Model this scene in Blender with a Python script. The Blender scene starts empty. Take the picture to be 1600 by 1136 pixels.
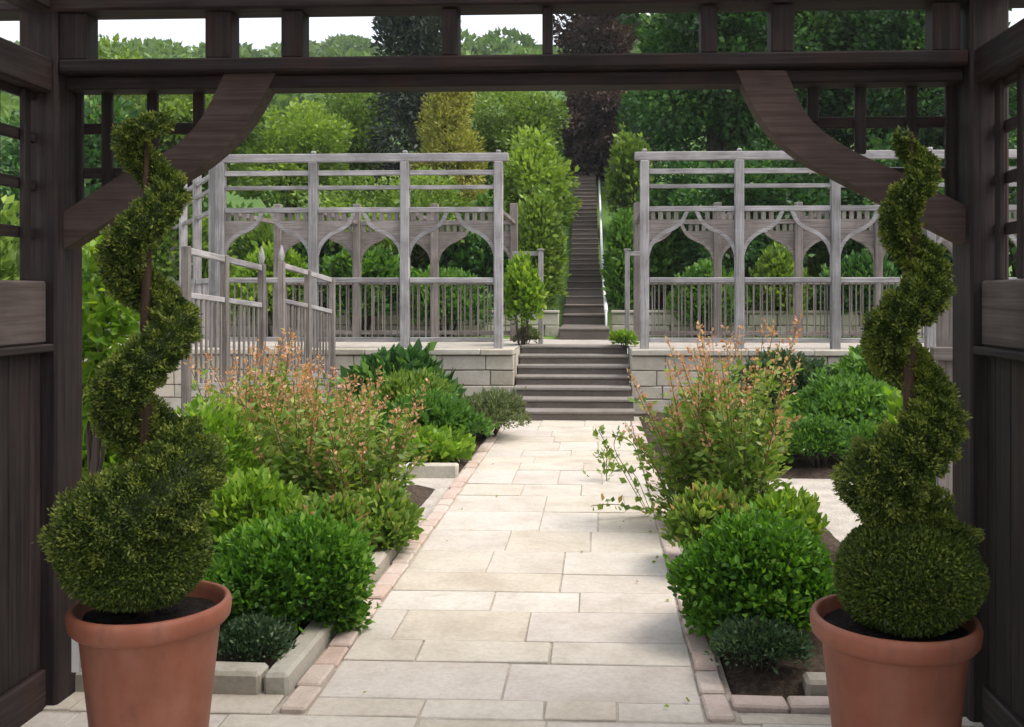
import bpy, math, random
import numpy as np
from mathutils import Vector

# ------------------------------------------------------------------ camera
R = math.radians
FPX, CX, CY, HC = 1500.0, 870.0, 460.0, 1.55      # focal length / principal point / horizon in photo pixels, eye height
YAW = math.atan((935.0 - CX) / FPX)               # the path runs along +Y, the camera looks a little to its left
scene = bpy.context.scene
COL = scene.collection
cam_d = bpy.data.cameras.new("camera")
cam_d.sensor_fit = 'HORIZONTAL'; cam_d.sensor_width = 36.0
cam_d.lens = 36.0 * FPX / 1600.0
cam_d.shift_x = -(CX - 800.0) / 1600.0
cam_d.shift_y = -(568.0 - CY) / 1600.0
cam_d.clip_start = 0.05; cam_d.clip_end = 2000.0
cam = bpy.data.objects.new("camera", cam_d); COL.objects.link(cam)
cam.location = (0, 0, HC); cam.rotation_euler = (R(90), 0, YAW)
scene.camera = cam

# ------------------------------------------------------------------ world, sun, exposure
SUN_EL, SUN_AZ = R(60), R(100)        # azimuth measured from +Y towards +X
world = bpy.data.worlds.new("World"); scene.world = world; world.use_nodes = True
wn = world.node_tree.nodes; wl = world.node_tree.links; wn.clear()
sky = wn.new("ShaderNodeTexSky"); sky.sky_type = 'NISHITA'; sky.sun_disc = False
sky.sun_elevation = SUN_EL; sky.sun_rotation = SUN_AZ
sky.air_density = 1.0; sky.dust_density = 6.0; sky.ozone_density = 1.0
bg = wn.new("ShaderNodeBackground"); bg.inputs[1].default_value = 0.15
wo = wn.new("ShaderNodeOutputWorld")
veil = wn.new("ShaderNodeMix"); veil.data_type = 'RGBA'          # even white cloud veil over the whole sky
veil.inputs[0].default_value = 0.55; veil.inputs[7].default_value = (6.0, 6.05, 6.2, 1)
wl.new(sky.outputs[0], veil.inputs[6])
wl.new(veil.outputs[2], bg.inputs[0]); wl.new(bg.outputs[0], wo.inputs[0])
sun_d = bpy.data.lights.new("sun", 'SUN'); sun_d.energy = 1.5; sun_d.angle = R(24); sun_d.color = (1.0, 0.95, 0.87)
sun = bpy.data.objects.new("sun", sun_d); COL.objects.link(sun)
sdir = Vector((math.sin(SUN_AZ) * math.cos(SUN_EL), math.cos(SUN_AZ) * math.cos(SUN_EL), math.sin(SUN_EL)))
sun.rotation_euler = (-sdir).to_track_quat('-Z', 'Y').to_euler()
sun.location = (8, 8, 20)
vs = scene.view_settings
vs.view_transform = 'Standard'; vs.look = 'None'; vs.gamma = 1.0; vs.use_curve_mapping = False
vs.exposure = 1.0
scene.cycles.max_bounces = 8; scene.cycles.transparent_max_bounces = 4
scene.cycles.sample_clamp_indirect = 6.0

# ------------------------------------------------------------------ pixel helpers
rng = np.random.default_rng(7); random.seed(7)
SN, CS = math.sin(YAW), math.cos(YAW)
def P(px, py, s):
    u = (px - CX) / FPX; v = (CY - py) / FPX
    return Vector((s * (-SN + u * CS), s * (CS + u * SN), HC + s * v))
def PY(px, py, Y):
    u = (px - CX) / FPX
    return P(px, py, Y / (CS + u * SN))
def G(px, py, z=0.0):
    return P(px, py, (HC - z) * FPX / (py - CY))
def XY(px, Y): return PY(px, CY, Y).x
def ZY(py, px, Y): return PY(px, py, Y).z

# ------------------------------------------------------------------ scene graph helpers
def tag(o, label=None, cat=None, group=None, kind=None):
    if label: o["label"] = label
    if cat: o["category"] = cat
    if group: o["group"] = group
    if kind: o["kind"] = kind
    return o
def empty(name, loc, label, cat, group=None):
    o = bpy.data.objects.new(name, None); COL.objects.link(o); o.location = loc
    o.empty_display_size = 0.1
    return tag(o, label, cat, group)
def link(name, me, parent=None, loc=None, rot=None):
    """mesh vertices are in world space unless loc is given (then loc is in world space too)"""
    o = bpy.data.objects.new(name, me); COL.objects.link(o)
    l = Vector(loc) if loc is not None else Vector((0, 0, 0))
    if parent is not None:
        o.parent = parent
        base = Vector((0, 0, 0)); p = parent
        while p is not None:
            base += p.location; p = p.parent
        l = l - base
    o.location = l
    if rot is not None: o.rotation_euler = rot
    return o

class MB:
    """collects verts / faces"""
    def __init__(s): s.v = []; s.f = []; s.sm = []
    def add(s, vv, ff, smooth=False):
        b = len(s.v); s.v += [tuple(x) for x in vv]
        s.f += [tuple(i + b for i in f) for f in ff]; s.sm += [smooth] * len(ff); return s
    def box(s, a, b):
        x0, y0, z0 = a; x1, y1, z1 = b
        return s.add([(x0,y0,z0),(x1,y0,z0),(x1,y1,z0),(x0,y1,z0),(x0,y0,z1),(x1,y0,z1),(x1,y1,z1),(x0,y1,z1)],
              [(0,3,2,1),(4,5,6,7),(0,1,5,4),(1,2,6,5),(2,3,7,6),(3,0,4,7)])
    def cbox(s, a, b, c=0.006, jit=0.0):
        """box with chamfered edges, optional corner jitter"""
        x0,y0,z0 = a; x1,y1,z1 = b
        c = min(c, (x1-x0)*.3, (y1-y0)*.3, (z1-z0)*.3)
        vv = []; idx = {}
        for i in (0,1):
            for j in (0,1):
                for k in (0,1):
                    p = [(x0,x1)[i], (y0,y1)[j], (z0,z1)[k]]
                    if jit: p = [q + random.uniform(-jit, jit) for q in p]
                    d = [(1,-1)[i]*c, (1,-1)[j]*c, (1,-1)[k]*c]
                    for ax in range(3):     # vertex lying on the face with normal ax
                        q = [p[t] + (0 if t == ax else d[t]) for t in range(3)]
                        idx[(i,j,k,ax)] = len(vv); vv.append(q)
        ff = []
        def F(l): ff.append(tuple(idx[t] for t in l))
        for ax in range(3):
            o1, o2 = (ax+1)%3, (ax+2)%3
            for sd in (0,1):
                seq = [(0,0),(1,0),(1,1),(0,1)]
                if sd == 0: seq = seq[::-1]
                l = []
                for a1, a2 in seq:
                    t = [0,0,0]; t[ax]=sd; t[o1]=a1; t[o2]=a2; l.append((*t, ax))
                F(l)
            for a1 in (0,1):
                for a2 in (0,1):
                    t0=[0,0,0]; t0[o1]=a1; t0[o2]=a2; t1=list(t0); t1[ax]=1
                    l=[(*t0,o1),(*t1,o1),(*t1,o2),(*t0,o2)]
                    if a1 != a2: l = l[::-1]
                    F(l[::-1] if False else l)
        for i in (0,1):
            for j in (0,1):
                for k in (0,1):
                    l=[(i,j,k,0),(i,j,k,1),(i,j,k,2)]
                    if (i+j+k)%2==0: l=l[::-1]
                    F(l)
        return s.add(vv, ff)
    def prism(s, poly, y0, y1):
        """polygon in X,Z extruded along Y"""
        n = len(poly)
        vv = [(x,y0,z) for x,z in poly] + [(x,y1,z) for x,z in poly]
        ff = [tuple(range(n)), tuple(range(2*n-1, n-1, -1))] + [(i,(i+n),(i+1)%n+n,(i+1)%n) for i in range(n)]
        return s.add(vv, ff)
    def ribbon(s, A, B, y0, y1, smooth=False):
        """strip between two XZ polylines, extruded along Y"""
        n = len(A)
        vv = [(x,y0,z) for x,z in A]+[(x,y0,z) for x,z in B]+[(x,y1,z) for x,z in A]+[(x,y1,z) for x,z in B]
        ff = []
        for i in range(n-1):
            ff += [(i,i+1,n+i+1,n+i),(2*n+i,3*n+i,3*n+i+1,2*n+i+1),(i,2*n+i,2*n+i+1,i+1),(n+i,n+i+1,3*n+i+1,3*n+i)]
        ff += [(0,n,3*n,2*n),(n-1,3*n-1,4*n-1,2*n-1)]
        return s.add(vv, ff)
    def tube(s, pts, rad, k=8, cap=True, smooth=True):
        pts = [Vector(p) for p in pts]; n = len(pts)
        vv = []; ff = []
        u = None
        for i, p in enumerate(pts):
            t = (pts[min(i+1,n-1)] - pts[max(i-1,0)]).normalized()
            if u is None:
                u = t.orthogonal().normalized()
            u = (u - t*u.dot(t)).normalized(); w = t.cross(u)
            r = rad[i] if hasattr(rad,'__len__') else rad
            for j in range(k):
                a = 2*math.pi*j/k
                vv.append(p + (u*math.cos(a)+w*math.sin(a))*r)
        for i in range(n-1):
            for j in range(k):
                ff.append((i*k+j, i*k+(j+1)%k, (i+1)*k+(j+1)%k, (i+1)*k+j))
        if cap:
            ff.append(tuple(range(k))[::-1]); ff.append(tuple(range((n-1)*k, n*k)))
        return s.add(vv, ff, smooth)
    def lathe(s, prof, c=(0,0,0), k=48, smooth=True):
        vv = []; ff = []; n = len(prof)
        for r, z in prof:
            for j in range(k):
                a = 2*math.pi*j/k
                vv.append((c[0]+r*math.cos(a), c[1]+r*math.sin(a), c[2]+z))
        for i in range(n-1):
            for j in range(k):
                ff.append((i*k+j, i*k+(j+1)%k, (i+1)*k+(j+1)%k, (i+1)*k+j))
        return s.add(vv, ff, smooth)
    def mesh(s, name, mat):
        me = bpy.data.meshes.new(name); me.from_pydata(s.v, [], s.f)
        me.materials.append(mat)
        me.polygons.foreach_set("use_smooth", s.sm)
        me.update(); return me
    def build(s, name, mat, parent=None): return link(name, s.mesh(name, mat), parent)

def shifted(pts, o):
    return [(p[0]-o[0], p[1]-o[1], p[2]-o[2]) for p in pts]
_cache = {}
def timber(name, a, b, mat, parent, c=0.005):
    """chamfered timber between two world corners; alike sizes share mesh data"""
    a = Vector(a); b = Vector(b)
    lo = Vector([min(a[i],b[i]) for i in range(3)]); hi = Vector([max(a[i],b[i]) for i in range(3)])
    h = (hi-lo)/2; key = (round(h.x,4), round(h.y,4), round(h.z,4), mat.name, c)
    if key not in _cache:
        _cache[key] = MB().cbox(tuple(-h), tuple(h), c).mesh(name, mat)
    return link(name, _cache[key], parent, (lo+hi)/2)

# ------------------------------------------------------------------ materials
def newmat(name):
    m = bpy.data.materials.new(name); m.use_nodes = True
    nt = m.node_tree; nt.nodes.clear()
    out = nt.nodes.new("ShaderNodeOutputMaterial")
    return m, nt, out
def N(nt, t, **kw):
    n = nt.nodes.new(t)
    for k, v in kw.items(): setattr(n, k, v)
    return n
def ramp(nt, fac, stops, interp='LINEAR'):
    r = N(nt, "ShaderNodeValToRGB"); r.color_ramp.interpolation = interp
    el = r.color_ramp.elements
    while len(el) < len(stops): el.new(0.5)
    for e, (p, c) in zip(el, stops):
        e.position = p; e.color = (*c, 1)
    nt.links.new(fac, r.inputs[0]); return r.outputs[0]
def mixc(nt, fac, a, b, mode='MIX'):
    m = N(nt, "ShaderNodeMix", data_type='RGBA', blend_type=mode)
    for sock, v in ((m.inputs[0], fac), (m.inputs[6], a), (m.inputs[7], b)):
        if isinstance(v, (int, float)): sock.default_value = v
        elif isinstance(v, tuple): sock.default_value = (*v, 1)
        else: nt.links.new(v, sock)
    return m.outputs[2]
def noise(nt, vec, scale, detail=5, rough=0.6):
    n = N(nt, "ShaderNodeTexNoise"); n.inputs["Scale"].default_value = scale
    n.inputs["Detail"].default_value = detail; n.inputs["Roughness"].default_value = rough
    if vec is not None: nt.links.new(vec, n.inputs["Vector"])
    return n.outputs[0]
def coords(nt, scale=(1,1,1), rand=True):
    tc = N(nt, "ShaderNodeTexCoord"); mp = N(nt, "ShaderNodeMapping"); mp.inputs["Scale"].default_value = scale
    src = tc.outputs["Object"]
    if rand:
        oi = N(nt, "ShaderNodeObjectInfo")
        v = N(nt, "ShaderNodeVectorMath", operation='SCALE'); v.inputs[0].default_value = (17.3, 9.1, 23.7)
        nt.links.new(oi.outputs["Random"], v.inputs[3])
        ad = N(nt, "ShaderNodeVectorMath", operation='ADD')
        nt.links.new(src, ad.inputs[0]); nt.links.new(v.outputs[0], ad.inputs[1]); src = ad.outputs[0]
    nt.links.new(src, mp.inputs[0]); return mp.outputs[0]
def princ(nt, out, col, rough=0.7, spec=0.3, bump=None, bstr=0.3, bdist=0.01):
    b = N(nt, "ShaderNodeBsdfPrincipled")
    if isinstance(col, tuple): b.inputs["Base Color"].default_value = (*col, 1)
    else: nt.links.new(col, b.inputs["Base Color"])
    if isinstance(rough, (int, float)): b.inputs["Roughness"].default_value = rough
    else: nt.links.new(rough, b.inputs["Roughness"])
    b.inputs["Specular IOR Level"].default_value = spec
    if bump is not None:
        bp = N(nt, "ShaderNodeBump"); bp.inputs["Strength"].default_value = bstr; bp.inputs["Distance"].default_value = bdist
        nt.links.new(bump, bp.inputs["Height"]); nt.links.new(bp.outputs[0], b.inputs["Normal"])
    nt.links.new(b.outputs[0], out.inputs[0]); return b

def wood(name, dark, mid, light, axis, rough=0.75, grain=60, stain=None):
    m, nt, out = newmat(name)
    sc = [grain]*3; sc[axis] = grain*0.035
    v = coords(nt, tuple(sc)); g = noise(nt, v, 1.0, 6, 0.65)
    v2 = coords(nt, (3,3,3)); bl = noise(nt, v2, 1.0, 3)
    c = ramp(nt, g, [(0.3, dark), (0.5, mid), (0.72, light)])
    oi = N(nt, "ShaderNodeObjectInfo")
    tone = ramp(nt, oi.outputs["Random"], [(0, (0.78,0.76,0.74)), (1, (1.15,1.1,1.08))])
    c = mixc(nt, 1.0, c, tone, 'MULTIPLY')
    f = ramp(nt, bl, [(0.35, (0.62,0.6,0.6)), (0.65, (1.1,1.1,1.1))])
    c = mixc(nt, 0.75, c, f, 'MULTIPLY')
    if stain:
        s3 = noise(nt, coords(nt, (5,5,1.2)), 1.0, 5)
        c = mixc(nt, ramp(nt, s3, [(0.52,(0,0,0)),(0.7,(0.6,0.6,0.6))]), c, stain)
    princ(nt, out, c, rough, 0.25, g, 0.5, 0.004)
    return m
DK = ((0.010,0.0075,0.0078), (0.025,0.0185,0.018), (0.054,0.042,0.040))
M = {}
for ax, nm in ((0,'x'),(1,'y'),(2,'z')):
    M['dark_'+nm] = wood('dark_timber_'+nm, *DK, ax, 0.7, 55, stain=(0.040,0.017,0.011))
    M['grey_'+nm] = wood('silver_timber_'+nm, (0.18,0.178,0.182), (0.31,0.308,0.318), (0.43,0.43,0.445), ax, 0.8, 70)
    M['brown_'+nm] = wood('faded_timber_'+nm, (0.12,0.108,0.10), (0.215,0.197,0.185), (0.30,0.28,0.268), ax, 0.8, 70)

for ax, nm in ((0,'x'),(1,'y')):
    M['umber_'+nm] = wood('umber_timber_'+nm, (0.045,0.030,0.026), (0.08,0.057,0.05), (0.12,0.09,0.08), ax, 0.75, 60)

M['rail_y'] = wood('worn_rail_timber', (0.075,0.058,0.053), (0.125,0.10,0.094), (0.175,0.145,0.138), 1, 0.75, 60)

def stone(name, stops, rough=0.85, scale=9, bstr=0.5, moss=None, bdist=0.006):
    m, nt, out = newmat(name)
    oi = N(nt, "ShaderNodeObjectInfo")
    base = ramp(nt, oi.outputs["Random"], stops)
    v = coords(nt)
    n1 = noise(nt, v, scale*0.35, 4); n2 = noise(nt, v, scale*4, 6, 0.7)
    c = mixc(nt, 0.7, base, ramp(nt, n1, [(0.3,(0.78,0.74,0.70)),(0.55,(1.0,1.0,1.0)),(0.75,(1.12,1.12,1.14))]), 'MULTIPLY')
    c = mixc(nt, 0.5, c, ramp(nt, n2, [(0.3,(0.72,0.7,0.68)),(0.6,(1.05,1.05,1.05))]), 'MULTIPLY')
    if moss:
        n3 = noise(nt, v, scale*0.8, 6, 0.7)
        c = mixc(nt, ramp(nt, n3, [(0.55,(0,0,0)),(0.72,(0.55,0.55,0.55))]), c, moss)
    princ(nt, out, c, rough, 0.25, n2, bstr, bdist)
    return m
M['flag'] = stone('sandstone_flag', [(0,(0.44,0.395,0.325)),(0.25,(0.46,0.42,0.355)),(0.5,(0.475,0.44,0.38)),(0.75,(0.45,0.41,0.37)),(1,(0.50,0.47,0.42))], moss=(0.32,0.30,0.24))
M['brick'] = stone('edging_brick', [(0,(0.42,0.32,0.27)),(0.35,(0.47,0.385,0.34)),(0.7,(0.50,0.43,0.385)),(1,(0.43,0.36,0.30))], scale=20)
M['kerb'] = stone('kerb_stone', [(0,(0.30,0.28,0.23)),(0.5,(0.38,0.35,0.30)),(1,(0.33,0.32,0.27))], moss=(0.16,0.17,0.09))
M['ashlar'] = stone('wall_stone', [(0,(0.40,0.37,0.30)),(0.5,(0.50,0.46,0.39)),(1,(0.44,0.42,0.37))], moss=(0.26,0.25,0.18))
M['step'] = stone('step_stone', [(0,(0.13,0.108,0.094)),(0.5,(0.155,0.132,0.115)),(1,(0.14,0.122,0.108))], moss=(0.09,0.08,0.06))
M['tread'] = stone('tread_stone', [(0,(0.20,0.18,0.165)),(1,(0.24,0.22,0.20))], moss=(0.12,0.115,0.09))
M['mortar'] = stone('mortar', [(0,(0.26,0.235,0.195)),(1,(0.28,0.25,0.21))], scale=30)

def groundmat(name, c1, c2, c3, scale, bstr=0.8, bdist=0.02, rough=0.95):
    m, nt, out = newmat(name)
    v = coords(nt, rand=False)
    n1 = noise(nt, v, scale, 8, 0.7); n2 = noise(nt, v, scale*0.08, 4)
    c = ramp(nt, n1, [(0.3,c1),(0.5,c2),(0.7,c3)])
    c = mixc(nt, 0.6, c, ramp(nt, n2, [(0.35,(0.7,0.7,0.7)),(0.65,(1.15,1.15,1.15))]), 'MULTIPLY')
    princ(nt, out, c, rough, 0.15, n1, bstr, bdist)
    return m
M['soil'] = groundmat('bed_soil', (0.025,0.017,0.012), (0.06,0.043,0.032), (0.11,0.085,0.065), 38)
M['gravel'] = groundmat('pale_gravel', (0.26,0.235,0.20), (0.42,0.385,0.34), (0.55,0.52,0.48), 70, 0.7, 0.012)
M['joint'] = groundmat('joint_sand', (0.33,0.29,0.24), (0.42,0.375,0.315), (0.49,0.445,0.38), 60)
M['lawn'] = groundmat('lawn_grass', (0.07,0.13,0.02), (0.11,0.20,0.035), (0.15,0.26,0.05), 45)
M['hill'] = groundmat('hill_meadow', (0.05,0.10,0.025), (0.08,0.15,0.035), (0.11,0.19,0.05), 0.25, 0.3, 0.3)
M['compost'] = groundmat('pot_compost', (0.008,0.006,0.005), (0.02,0.015,0.012), (0.05,0.04,0.035), 90)

def leafmat(name, stops, trans=0.3, rough=0.5, spec=0.35):
    m, nt, out = newmat(name)
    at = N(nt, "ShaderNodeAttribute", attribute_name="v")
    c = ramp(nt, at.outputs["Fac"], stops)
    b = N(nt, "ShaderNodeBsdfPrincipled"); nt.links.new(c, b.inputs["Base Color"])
    b.inputs["Roughness"].default_value = rough; b.inputs["Specular IOR Level"].default_value = spec
    t = N(nt, "ShaderNodeBsdfTranslucent")
    c2 = mixc(nt, 1.0, c, (1.25,1.25,0.6), 'MULTIPLY'); nt.links.new(c2, t.inputs[0])
    mx = N(nt, "ShaderNodeMixShader"); mx.inputs[0].default_value = trans
    nt.links.new(b.outputs[0], mx.inputs[1]); nt.links.new(t.outputs[0], mx.inputs[2])
    nt.links.new(mx.outputs[0], out.inputs[0])
    return m
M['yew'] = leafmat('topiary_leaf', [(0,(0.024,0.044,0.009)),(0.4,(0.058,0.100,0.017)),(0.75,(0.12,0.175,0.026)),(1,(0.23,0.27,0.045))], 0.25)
M['box'] = leafmat('bright_leaf', [(0,(0.035,0.105,0.012)),(0.5,(0.08,0.21,0.020)),(0.85,(0.14,0.30,0.028)),(1,(0.22,0.38,0.06))], 0.4)
M['thyme'] = leafmat('thyme_leaf', [(0,(0.028,0.06,0.028)),(0.6,(0.055,0.105,0.045)),(1,(0.11,0.16,0.075))], 0.25)
M['peren'] = leafmat('perennial_leaf', [(0,(0.07,0.14,0.022)),(0.4,(0.15,0.26,0.04)),(0.75,(0.25,0.34,0.07)),(0.94,(0.34,0.34,0.12)),(1,(0.42,0.22,0.12))], 0.4)
M['rust'] = leafmat('rusty_flower', [(0,(0.40,0.17,0.10)),(0.4,(0.50,0.25,0.15)),(0.75,(0.54,0.36,0.20)),(1,(0.60,0.32,0.27))], 0.4)
M['lime'] = leafmat('lime_leaf', [(0,(0.09,0.19,0.02)),(0.5,(0.17,0.31,0.03)),(1,(0.32,0.45,0.06))], 0.45)
M['green'] = leafmat('mid_green_leaf', [(0,(0.035,0.10,0.016)),(0.5,(0.08,0.19,0.028)),(1,(0.15,0.29,0.05))], 0.35)
M['sage'] = leafmat('grey_green_leaf', [(0,(0.07,0.10,0.045)),(0.5,(0.13,0.17,0.075)),(1,(0.22,0.25,0.12))], 0.3)
M['deep'] = leafmat('deep_green_leaf', [(0,(0.014,0.05,0.012)),(0.5,(0.032,0.10,0.022)),(0.85,(0.075,0.18,0.034)),(1,(0.15,0.29,0.06))], 0.35)
M['tree'] = leafmat('tree_leaf', [(0,(0.055,0.11,0.018)),(0.5,(0.14,0.235,0.034)),(1,(0.26,0.37,0.065))], 0.35)
M['treelime'] = leafmat('pale_tree_leaf', [(0,(0.10,0.18,0.022)),(0.5,(0.19,0.30,0.038)),(1,(0.31,0.43,0.07))], 0.4)
M['conifer'] = leafmat('dark_conifer_leaf', [(0,(0.012,0.022,0.016)),(0.6,(0.025,0.042,0.03)),(1,(0.05,0.075,0.045))], 0.15)
M['golden'] = leafmat('golden_conifer_leaf', [(0,(0.17,0.18,0.03)),(0.5,(0.30,0.31,0.055)),(1,(0.46,0.46,0.10))], 0.3)
M['copper'] = leafmat('copper_leaf', [(0,(0.022,0.013,0.014)),(0.6,(0.05,0.028,0.026)),(0.92,(0.11,0.06,0.04)),(1,(0.16,0.10,0.04))], 0.25)
M['wood_hill'] = leafmat('hill_wood_leaf', [(0,(0.06,0.12,0.04)),(0.5,(0.12,0.21,0.06)),(1,(0.20,0.30,0.09))], 0.3)
M['stem'] = leafmat('green_stem', [(0,(0.12,0.11,0.04)),(1,(0.2,0.16,0.06))], 0.0)
M['bark'] = wood('tree_bark', (0.04,0.03,0.026), (0.085,0.067,0.06), (0.13,0.108,0.1), 2, 0.9, 14)
M['twig'] = wood('topiary_bark', (0.03,0.018,0.012), (0.07,0.045,0.03), (0.11,0.075,0.05), 2, 0.85, 60)

m, nt, out = newmat('terracotta')
v = coords(nt, rand=True); n1 = noise(nt, v, 6, 5); n2 = noise(nt, v, 60, 4)
tc_c = ramp(nt, n1, [(0.3,(0.215,0.070,0.040)),(0.55,(0.28,0.096,0.056)),(0.75,(0.33,0.128,0.08))])
n3 = noise(nt, coords(nt, (4,4,1.0)), 1.6, 5)
tc_c = mixc(nt, ramp(nt, n3, [(0.46,(0,0,0)),(0.72,(0.38,0.38,0.38))]), tc_c, (0.33,0.19,0.14))
n4 = noise(nt, coords(nt, (9,9,3)), 1.3, 6, 0.7)
tc_c = mixc(nt, ramp(nt, n4, [(0.56,(0,0,0)),(0.7,(0.55,0.55,0.55))]), tc_c, (0.15,0.07,0.05))
princ(nt, out, tc_c, 0.6, 0.35, n2, 0.15, 0.003); M['terracotta'] = m
m, nt, out = newmat('white_plastic'); princ(nt, out, (0.72,0.71,0.68), 0.5); M['white'] = m
m, nt, out = newmat('pale_metal'); princ(nt, out, (0.62,0.63,0.62), 0.45); M['pole'] = m

# ------------------------------------------------------------------ vegetation helpers
def unit(a): return a / np.maximum(np.linalg.norm(a, axis=-1, keepdims=True), 1e-9)
def rdir(n): return unit(rng.normal(size=(n, 3)))
def leaves_mesh(name, C, A, size, mat, wid=0.5, v=None, fold=0.18, extra=None, oval=False):
    """one folded diamond leaf per row: C base, A axis direction"""
    n = len(C); A = unit(A); size = np.broadcast_to(np.asarray(size, float), (n,))[:, None]
    S = unit(np.cross(A, rdir(n))); W = np.cross(A, S)
    if v is None: v = rng.random(n)
    v = np.clip(v, 0, 1)
    if oval:
        V = np.empty((n, 6, 3))
        V[:, 0] = C; V[:, 3] = C + A*size - W*size*0.10
        m1 = C + A*size*0.28 + W*size*fold*wid; m2 = C + A*size*0.68 + W*size*fold*wid*0.6
        V[:, 1] = m1 + S*size*wid*0.45; V[:, 5] = m1 - S*size*wid*0.45
        V[:, 2] = m2 + S*size*wid*0.42; V[:, 4] = m2 - S*size*wid*0.42
        F = (np.arange(n)[:, None]*6 + np.array([0,1,2,3,0,3,4,5])).ravel().astype(np.int32)
        nv = n*6; nq = n*2; v = np.repeat(v, 2)
    else:
        V = np.empty((n, 4, 3))
        V[:, 0] = C; V[:, 2] = C + A*size + W*size*0.08
        mid = C + A*size*0.45 + W*size*fold*wid
        V[:, 1] = mid + S*size*wid*0.5; V[:, 3] = mid - S*size*wid*0.5
        F = np.arange(n*4, dtype=np.int32); nv = n*4; nq = n
    V = V.reshape(-1, 3)
    starts = np.arange(0, nq*4, 4, dtype=np.int32); tot = np.full(nq, 4, np.int32)
    if extra is not None and len(extra.v):
        ev = np.array(extra.v, float); V = np.vstack([V, ev])
        for f in extra.f:
            pass
        ef = np.array([i for f in extra.f for i in f], np.int32) + nv
        et = np.array([len(f) for f in extra.f], np.int32)
        es = np.concatenate([[0], np.cumsum(et)[:-1]]).astype(np.int32) + len(F)
        F = np.concatenate([F, ef]); starts = np.concatenate([starts, es]); tot = np.concatenate([tot, et])
        v = np.concatenate([v, np.full(len(et), 0.12)])
    me = bpy.data.meshes.new(name)
    me.vertices.add(len(V)); me.vertices.foreach_set("co", V.astype(np.float32).ravel())
    me.loops.add(len(F)); me.loops.foreach_set("vertex_index", F.astype(np.int32))
    me.polygons.add(len(tot)); me.polygons.foreach_set("loop_start", starts); me.polygons.foreach_set("loop_total", tot)
    at = me.attributes.new("v", 'FLOAT', 'FACE'); at.data.foreach_set("value", v.astype(np.float32))
    me.materials.append(mat); me.update(calc_edges=True); me.validate(verbose=False)
    return me
def bumps(D, k, amp, sharp=7.0):
    """lumpy radial factor for directions D"""
    c = rdir(k); a = rng.uniform(-0.5, 1.0, k)*amp
    return 1 + (np.exp(sharp*(D @ c.T - 1)) * a).sum(1)
def mound_pts(c, rx, ry, rz, n, lump=0.16, k=34, zmin=-0.25, inner=0.35, sharp=9.0):
    D = rdir(int(n*1.9)); D = D[D[:, 2] > zmin][:n]
    f = bumps(D, k, lump, sharp) * (1 - inner*rng.random(len(D))**2.2)
    C = D * f[:, None] * np.array([rx, ry, rz]) + np.array(c)
    return C, D, f
def mound(name, label, cat, base, r, h, mat, n, leaf, wid=0.5, lump=0.16, k=34, group=None, up=0.45, stemlen=True, ry=None, inner=0.35, sharp=9.0, lobes=22, oval=False, low=-0.25, lobe_r=(0.28, 0.46)):
    """rounded leafy shrub sitting on base; r radius, h height"""
    t = empty(name, base, label, cat, group)
    rz = h*0.62; c = (base[0], base[1], base[2] + h - rz)
    RR = np.array([r, ry or r, rz])
    nl = lobes; sc = rdir(nl); sc[:, 2] = np.abs(sc[:, 2])*(0.8-low) + low
    sc = sc*rng.uniform(0.50, 0.80, (nl, 1)); sc[:, :2] *= np.where(sc[:, 2:3] < -0.1, 0.85 + sc[:, 2:3]*0.35, 1.0); sc[0] = (0, 0, 0.2)
    sr = rng.uniform(*lobe_r, nl); sr[0] = 0.66
    pick = rng.choice(nl, n, p=sr**2/(sr**2).sum())
    D = rdir(n); D[:, 2] = np.where(D[:, 2] < -0.35, -D[:, 2], D[:, 2])
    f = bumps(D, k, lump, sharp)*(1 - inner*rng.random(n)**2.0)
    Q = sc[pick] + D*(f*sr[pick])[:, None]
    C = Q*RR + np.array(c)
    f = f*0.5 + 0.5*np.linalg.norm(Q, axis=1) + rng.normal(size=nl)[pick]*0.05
    D = unit(D*0.6 + Q*0.6)
    nsp, per = max(24, n//110), 9                      # loose sprigs breaking the outline
    pi = rng.choice(n, nsp); ln = rng.uniform(0.08, 0.30, nsp)*min(r, 0.8)
    sd = unit(D[pi] + np.array([0, 0, 0.5]) + rng.normal(size=(nsp, 3))*0.35)
    tt_ = np.linspace(0.0, 1.0, per)
    Cs = (C[pi][:, None, :] + sd[:, None, :]*(ln[:, None]*tt_[None, :])[:, :, None]).reshape(-1, 3)
    Ds = np.repeat(sd, per, 0)
    C = np.vstack([C, Cs]); D = np.vstack([D, Ds]); f = np.concatenate([f, np.full(len(Cs), 1.05)])
    C[:, 2] = np.maximum(C[:, 2], base[2] + 0.01)
    A = unit(D + np.array([0, 0, up]) + rng.normal(size=C.shape)*0.55)
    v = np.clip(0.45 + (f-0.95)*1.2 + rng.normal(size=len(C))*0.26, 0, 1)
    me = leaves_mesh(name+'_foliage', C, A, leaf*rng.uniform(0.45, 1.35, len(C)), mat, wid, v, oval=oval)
    link('foliage', me, t)
    st = MB()
    for i in range(9):
        a = 2*math.pi*i/9 + random.random(); q = random.uniform(0.3, 0.75)
        tip = (base[0]+math.cos(a)*r*q, base[1]+math.sin(a)*(ry or r)*q, base[2]+h*random.uniform(0.55, 0.8))
        b0 = (base[0]+math.cos(a)*r*0.12, base[1]+math.sin(a)*r*0.12, base[2]-0.02)
        midp = ((tip[0]*0.4+b0[0]*0.6), (tip[1]*0.4+b0[1]*0.6), b0[2]+h*0.35)
        st.tube([b0, midp, tip], [r*0.03, r*0.022, r*0.01], 5)
    link('stems', st.mesh('stems', M['bark']), t)
    return t
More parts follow.
